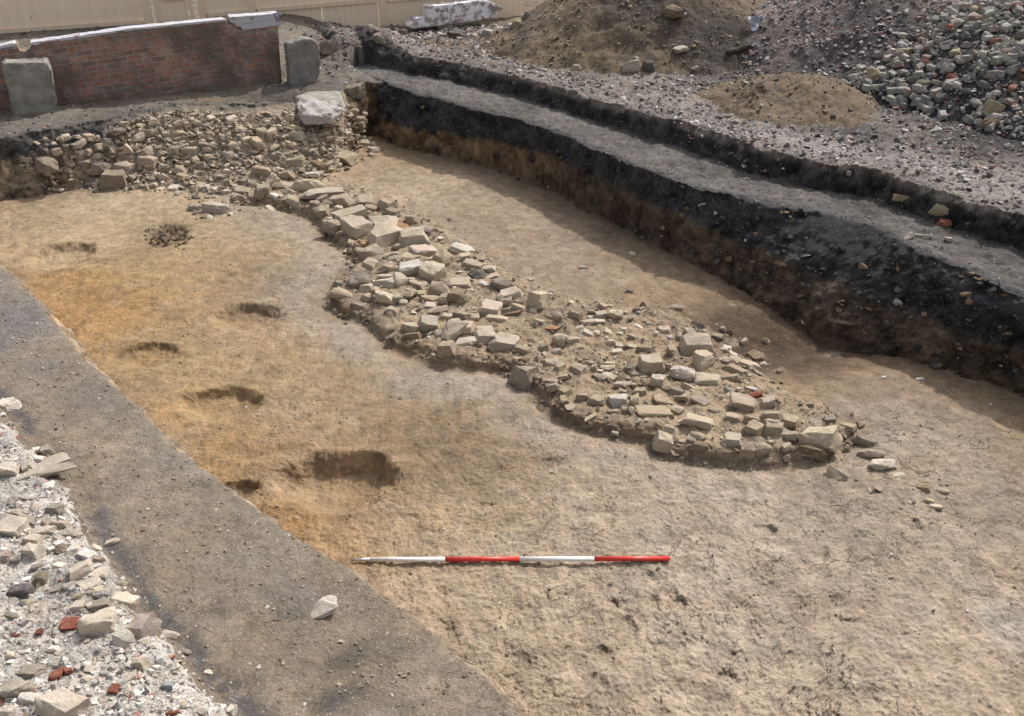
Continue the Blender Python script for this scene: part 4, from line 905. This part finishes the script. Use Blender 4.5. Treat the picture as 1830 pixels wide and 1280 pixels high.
o = link('plastic_scrap', me, plain_mat('dull_plastic', (.40, .43, .48), (.30, .32, .36), 12, .5)); o.location = sp_[0]; o.rotation_euler = (.9, .1, .3); tag(o, 'crumpled blue grey plastic scrap on the right flank of the big earth heap', 'litter')

# ------------------------------------------------------------------ loose small stones nobody could count
def hull_base(seed, rnd=False, npt=10):
    rd = random.Random(seed); bm = bmesh.new()
    for _ in range(npt):
        v = Vector([rd.gauss(0, 1) for _ in range(3)]).normalized()
        if not rnd: m_ = max(abs(v.x), abs(v.y), abs(v.z)); v = v*(.55+.45/m_*.8)
        bm.verts.new(v*.5)
    r = bmesh.ops.convex_hull(bm, input=list(bm.verts))
    bmesh.ops.delete(bm, geom=list({g for g in r['geom_interior']+r['geom_unused'] if isinstance(g, bmesh.types.BMVert)}), context='VERTS')
    if rnd: bmesh.ops.bevel(bm, geom=list(bm.edges), offset=.08, segments=1, affect='EDGES')
    bmesh.ops.triangulate(bm, faces=bm.faces); bm.verts.index_update()
    V_ = np.array([v.co for v in bm.verts]); F_ = np.array([[v.index for v in f.verts] for f in bm.faces]); bm.free(); return V_, F_
HB = [hull_base(900+i, False, 8+i % 3) for i in range(12)]; HR = [hull_base(950+i, True, 16) for i in range(8)]
def scatter(name, label, cat, X, Y, size, cols, cw, bases, flat=.65, sink=.25, smooth=False, seed=0):
    r = np.random.default_rng(seed); n = len(X); Zb = H(X, Y)
    ci = r.choice(len(cols), n, p=np.array(cw)/sum(cw)); cc = np.array(cols)[ci]*r.uniform(.75, 1.2, (n, 1))
    bi = r.integers(0, len(bases), n); Vs, Fs, Cs = [], [], []; off = 0
    for b, (bv, bf_) in enumerate(bases):
        m = np.where(bi == b)[0]
        if not len(m): continue
        a = r.uniform(0, 2*math.pi, len(m)); t = r.uniform(-.5, .5, (len(m), 2)); s = size[m]
        S = np.stack([s*r.uniform(.8, 1.35, len(m)), s*r.uniform(.7, 1.05, len(m)), s*flat*r.uniform(.6, 1.3, len(m))], -1)
        v = bv[None]*S[:, None]
        cy_, sy_ = np.cos(t[:, :1]), np.sin(t[:, :1]); v = np.stack([v[..., 0], v[..., 1]*cy_-v[..., 2]*sy_, v[..., 1]*sy_+v[..., 2]*cy_], -1)
        cy_, sy_ = np.cos(t[:, 1:]), np.sin(t[:, 1:]); v = np.stack([v[..., 0]*cy_+v[..., 2]*sy_, v[..., 1], -v[..., 0]*sy_+v[..., 2]*cy_], -1)
        ca, sa = np.cos(a)[:, None], np.sin(a)[:, None]; v = np.stack([v[..., 0]*ca-v[..., 1]*sa, v[..., 0]*sa+v[..., 1]*ca, v[..., 2]], -1)
        v += np.stack([X[m], Y[m], Zb[m]+S[:, 2]*(.5-sink)], -1)[:, None]
        k = len(bv); Fs.append((bf_[None]+(np.arange(len(m))*k)[:, None, None]).reshape(-1, 3)+off); Vs.append(v.reshape(-1, 3)); off += len(m)*k
        Cs.append(np.repeat(cc[m], k, axis=0))
    me = np_mesh(name, np.concatenate(Vs), np.concatenate(Fs), smooth); vcol(me, np.clip(np.concatenate(Cs), .01, .8))
    o = link(name, me, M_STUFF); return tag(o, label, cat, kind='stuff')
def in_px(poly, n, z, seed, dens=None):
    P = WL(poly, z) if not callable(z) else np.array([[*hit([a], [b])[0][0][:2]] for a, b in poly])
    r = np.random.default_rng(seed); lo, hi = P.min(0), P.max(0); out = np.zeros((0, 2))
    while len(out) < n:
        c = r.uniform(lo, hi, (n*3, 2)); c = c[inside(c[:, 0], c[:, 1], P)]
        if dens is not None: c = c[r.random(len(c)) < dens(c[:, 0], c[:, 1])]
        out = np.vstack([out, c])
        if len(c) == 0: break
    return out[:n, 0], out[:n, 1]
def sizes(n, lo, hi, seed, p=2.5): return lo*(hi/lo)**(np.random.default_rng(seed).random(n)**p)
hf = lambda: None
# stone chips in and round the ruined wall
_mp = lambda x, y: np.where(inside(x, y, MP), 1, .22)
cl = lambda x, y: _mp(x, y)*np.clip(.35+1.3*fb(x, y, 2.2, 3, 201), .04, 1)
X1, Y1 = in_px([(440,335),(560,305),(720,345),(880,440),(1000,505),(1130,520),(1260,560),(1400,650),(1420,700),(1540,750),(1700,880),(1690,930),(1540,880),(1360,855),(1180,820),(1060,780),(980,740),(930,670),(880,660),(780,645),(690,620),(580,560),(575,500),(620,450),(560,400),(430,360)], 3800, hf, 31, cl)
scatter('stone_chips', 'small stone chips and crumbs lying through the ruined stone wall', 'stones', X1, Y1, sizes(len(X1), .010, .085, 32, 2.2), [PAL['buff'], PAL['pale'], PAL['grey'], PAL['brown']], [4, 3, 3, 2.5], HB, seed=33)
_r = np.random.default_rng(35); _k = _r.integers(0, len(MF)-1, 1500); _t = _r.random(1500)[:, None]; _q = MF[_k]*(1-_t)+MF[_k+1]*_t+_r.normal(0, .045, (1500, 2))
_w = _r.random(1500) < np.clip(.35+1.4*fb(_q[:, 0], _q[:, 1], 2.5, 2, 207), .05, 1); _q = _q[_w]
scatter('face_stones', 'small stones and lumps weathering out of the front face of the ruined wall', 'stones', _q[:, 0], _q[:, 1], sizes(len(_q), .015, .11, 36, 2.0), [PAL['buff'], PAL['grey'], PAL['brown'], (.20, .155, .11)], [3, 3, 3, 4], HB, seed=37)
X2, Y2 = in_px([(40,300),(60,262),(130,245),(240,215),(330,200),(440,210),(520,200),(560,190),(640,225),(690,270),(640,295),(560,330),(520,380),(350,395),(330,350),(180,345)], 6000, hf, 41, lambda x, y: np.where(REGAT(x, y) == 10, 1, np.where(REGAT(x, y) == 11, .05, .10))*np.clip(.5+1.0*fb(x, y, 2.2, 3, 202), .05, 1))
scatter('slope_rubble', 'small rubble stones packed in the slope below the brick wall', 'stones', X2, Y2, sizes(len(X2), .02, .14, 42, 1.7), [PAL['buff'], PAL['pale'], PAL['grey'], PAL['brown']], [5, 3, 3, 2], HB, seed=43)
# pale rubble bank at left
def bankd(x, y):
    a_ = x*ES[0]+y*ES[1]; b_ = x*ET[0]+y*ET[1]; return np.clip((b_-np.interp(a_, *L1)-.02)*6, 0, 1)*np.clip(.5+.9*fb(x, y, 1.5, 3, 203), .08, 1)
X3, Y3 = in_px([(-260,640),(20,690),(80,760),(160,860),(260,1040),(360,1160),(470,1290),(480,1500),(-300,1500)], 26000, .75, 51, bankd)
RB = [(.62, .59, .55), (.50, .465, .425), (.37, .34, .305), (.46, .39, .34), (.34, .16, .12), (.13, .125, .125), (.50, .45, .36)]
scatter('bank_rubble', 'pale lime, brick and stone crumbs covering the rubble bank at left', 'rubble', X3, Y3, sizes(len(X3), .005, .06, 52, 3.2), RB, [4, 5, 5, 2, .5, .6, 1], HB, sink=.38, seed=53)
# crumbs on ledges, floor
def ledged(x, y):
    g = REGAT(x, y); return np.where((g == 2) | (g == 8), .9, np.where(g == 0, .4*np.clip(.4+1.2*fb(x, y, 1.5, 3, 208), .05, 1), 0.0))
Xc, Yc = in_px([(250,415),(300,400),(345,425),(320,445),(265,435)], 260, hf, 65)
scatter('dark_clods', 'dark crumbly clods in the small pit nearest the rubble slope', 'clods', Xc, Yc, sizes(260, .015, .06, 66, 1.5), [(.10, .07, .045), (.17, .12, .08), (.24, .18, .12)], [4, 4, 2], HB, seed=67)
X4, Y4 = in_px([(-100,420),(600,330),(690,120),(1900,470),(1900,1300),(-100,1300)], 26000, .4, 61, ledged)
scatter('floor_grit', 'grit and small pebbles strewn on the trench floor and ledges', 'grit', X4, Y4, sizes(len(X4), .004, .032, 62, 3.4), [(.34, .29, .22), (.26, .21, .16), (.18, .15, .12), (.52, .49, .44)], [4, 5, 1.6, .5], HB, sink=.3, seed=63)
# bank and heaps
def reg_d(rs_, base=1.0, f=1.6, lo=.05):
    return lambda x, y: np.where(np.isin(REGAT(x, y), rs_), np.clip(base*.5+1.1*fb(x, y, f, 3, 204), lo, 1), 0)
def bankdens(x, y):
    s_ = x*DS[0]+y*DS[1]; t_ = x*DT[0]+y*DT[1]; return np.where((REGAT(x, y) == 11) & (y > 14.6+.3*x*0) & (x > -4.2), .5, 0)+np.where(REGAT(x, y) == 3, np.clip((t_-np.interp(s_, *R3)+.02)*5, 0, 1)*np.clip(.5+.9*fb(x, y, 1.2, 3, 205), .12, 1), 0)
BOX = [(640, -20), (1850, -60), (1850, 420), (640, 110)]
rr = np.random.default_rng(70)
def box_pts(n, dens, seed, x0=-4, x1=13, y0=6.5, y1=19):
    r = np.random.default_rng(seed); o = np.zeros((0, 2))
    for _ in range(60):
        c = np.stack([r.uniform(x0, x1, n*2), r.uniform(y0, y1, n*2)], -1); c = c[np.abs(c[:, 0]) < c[:, 1]*.86]
        c = c[r.random(len(c)) < dens(c[:, 0], c[:, 1])]; o = np.vstack([o, c])
        if len(o) >= n: break
    return o[:n, 0], o[:n, 1]
X5, Y5 = box_pts(22000, bankdens, 71)
scatter('bank_debris', 'pinkish grey brick and mortar crumbs on the bank beyond the trench', 'rubble', X5, Y5, sizes(len(X5), .012, .10, 72, 2.6), [(.42, .385, .36), (.27, .24, .225), (.14, .13, .12), (.30, .19, .155), (.55, .53, .51)], [4, 5, 3, 1.2, 1], HB, seed=73)
X9, Y9 = box_pts(5000, lambda x, y: np.where(REGAT(x, y) == 11, np.clip(.3+1.2*fb(x, y, 1.5, 3, 209), .05, 1), 0), 75, -9, -1.5, 11, 18)
scatter('yard_grit', 'grit and crumbs on the trampled earth before the brick wall', 'grit', X9, Y9, sizes(len(X9), .008, .07, 76, 3.2), [(.20, .175, .145), (.12, .11, .10), (.07, .068, .068), (.34, .30, .26), (.30, .17, .13)], [5, 4, 4, 2, .5], HB, seed=77)
_c = W(850, 28, 1.25); _r = np.random.default_rng(78); _q = np.array(_c)+_r.normal(0, 1, (900, 2))*np.array([.75, .45])
scatter('pale_rubble', 'pale broken brick and plaster rubble tipped beside the painted brick stub', 'rubble', _q[:, 0], _q[:, 1], sizes(900, .02, .16, 79, 2.0), [(.60, .57, .53), (.42, .39, .36), (.30, .18, .14), (.18, .165, .15)], [5, 3, 1.5, 2], HB, seed=80)
X6, Y6 = box_pts(9000, reg_d([6]), 81)
scatter('heap_rubble', 'small pinkish rubble covering the fine rubble heap', 'rubble', X6, Y6, sizes(len(X6), .015, .11, 82, 2.4), [(.42, .39, .38), (.30, .27, .26), (.34, .20, .17), (.15, .14, .14)], [5, 4, 1.5, 1.5], HB, seed=83)
X7, Y7 = box_pts(6500, reg_d([4, 5], .7), 91)
scatter('heap_grit', 'small stones and clods in the brown earth heaps', 'stones', X7, Y7, sizes(len(X7), .012, .09, 92, 3), [(.30, .25, .19), (.20, .15, .10), (.42, .40, .37), (.09, .08, .075)], [4, 4, 1.2, 1.5], HB, seed=93)
# grey cobble heap: the largest cobbles one by one, the rest as stuff
def cobd(x, y):
    g = REGAT(x, y) == 7
    return np.where(g, np.clip(.95+1.2*fb(x, y, .8, 3, 206), .12, 1), 0)
X8, Y8 = box_pts(15000, cobd, 101)
sz = sizes(len(X8), .025, .14, 102, 1.9); CB = [(.37, .355, .33), (.29, .275, .26), (.47, .455, .42), (.31, .245, .215), (.30, .15, .115), (.40, .365, .28), (.17, .165, .16)]; CW = [5, 5, 3, 1.6, .6, .8, 2]
dd0 = ray(np.array([915.]), np.array([640.]))
vis = (X8/Y8 < .60) & (Y8 < 13.5)
key = np.where(vis, sz, 0); order = np.argsort(-key); big = order[:300]; rest = order[300:]
scatter('cobbles', 'grey cobbles heaped on the dark heap at top right', 'stones', X8[rest], Y8[rest], sz[rest], CB, CW, HR[:3]+HB, flat=.75, sink=.2, smooth=False, seed=103)
CNAME = ['grey', 'grey', 'pale grey', 'pinkish brown', 'red', 'yellowish', 'dark grey']
for q in big:
    r_ = rs.choices(range(7), CW)[0]; o = bpy.data.objects.new('cobble', ROCK['r'][rs.randrange(6)] if rs.random() < .35 else ROCK['b'][rs.randrange(14)]); C.objects.link(o)
    s_ = float(sz[q])*1.05; x_, y_ = float(X8[q]), float(Y8[q]); o.scale = (s_*1.2, s_*.95, s_*.7); o.rotation_euler = (rs.uniform(-.4, .4), rs.uniform(-.4, .4), rs.uniform(0, 6.28))
    o.location = (x_, y_, float(H(np.array([x_]), np.array([y_]))[0])+s_*.22); o.color = (*[v*rs.uniform(.95, 1.05) for v in CB[r_]], 1)
    tag(o, f'{CNAME[r_]} cobble lying among the others on the stone heap at top right', 'cobble', f'{CNAME[r_]} cobbles on the stone heap')
# crumbs and stones set in the black face of the cut
def facepts(n, seed, regs=(1,)):
    r = np.random.default_rng(seed); m = np.where(np.isin(REG[:nfine], regs).ravel() & (steep[:nfine].ravel() > .3) & ((GX*.767+GY*.6416)[:nfine].ravel() > 5.5))[0]
    m = r.choice(m, n); return V[:nfine].reshape(-1, 3)[m]
FP = facepts(2600, 111)
Xf, Yf = FP[:, 0], FP[:, 1]
scatter('face_crumbs', 'stone and cinder crumbs sticking out of the cut face', 'stones', Xf, Yf, sizes(len(Xf), .012, .10, 112, 2.8), [(.09, .085, .085), (.20, .15, .10), (.035, .034, .036), (.40, .38, .35)], [5, 4, 5, .7], HB, seed=113)
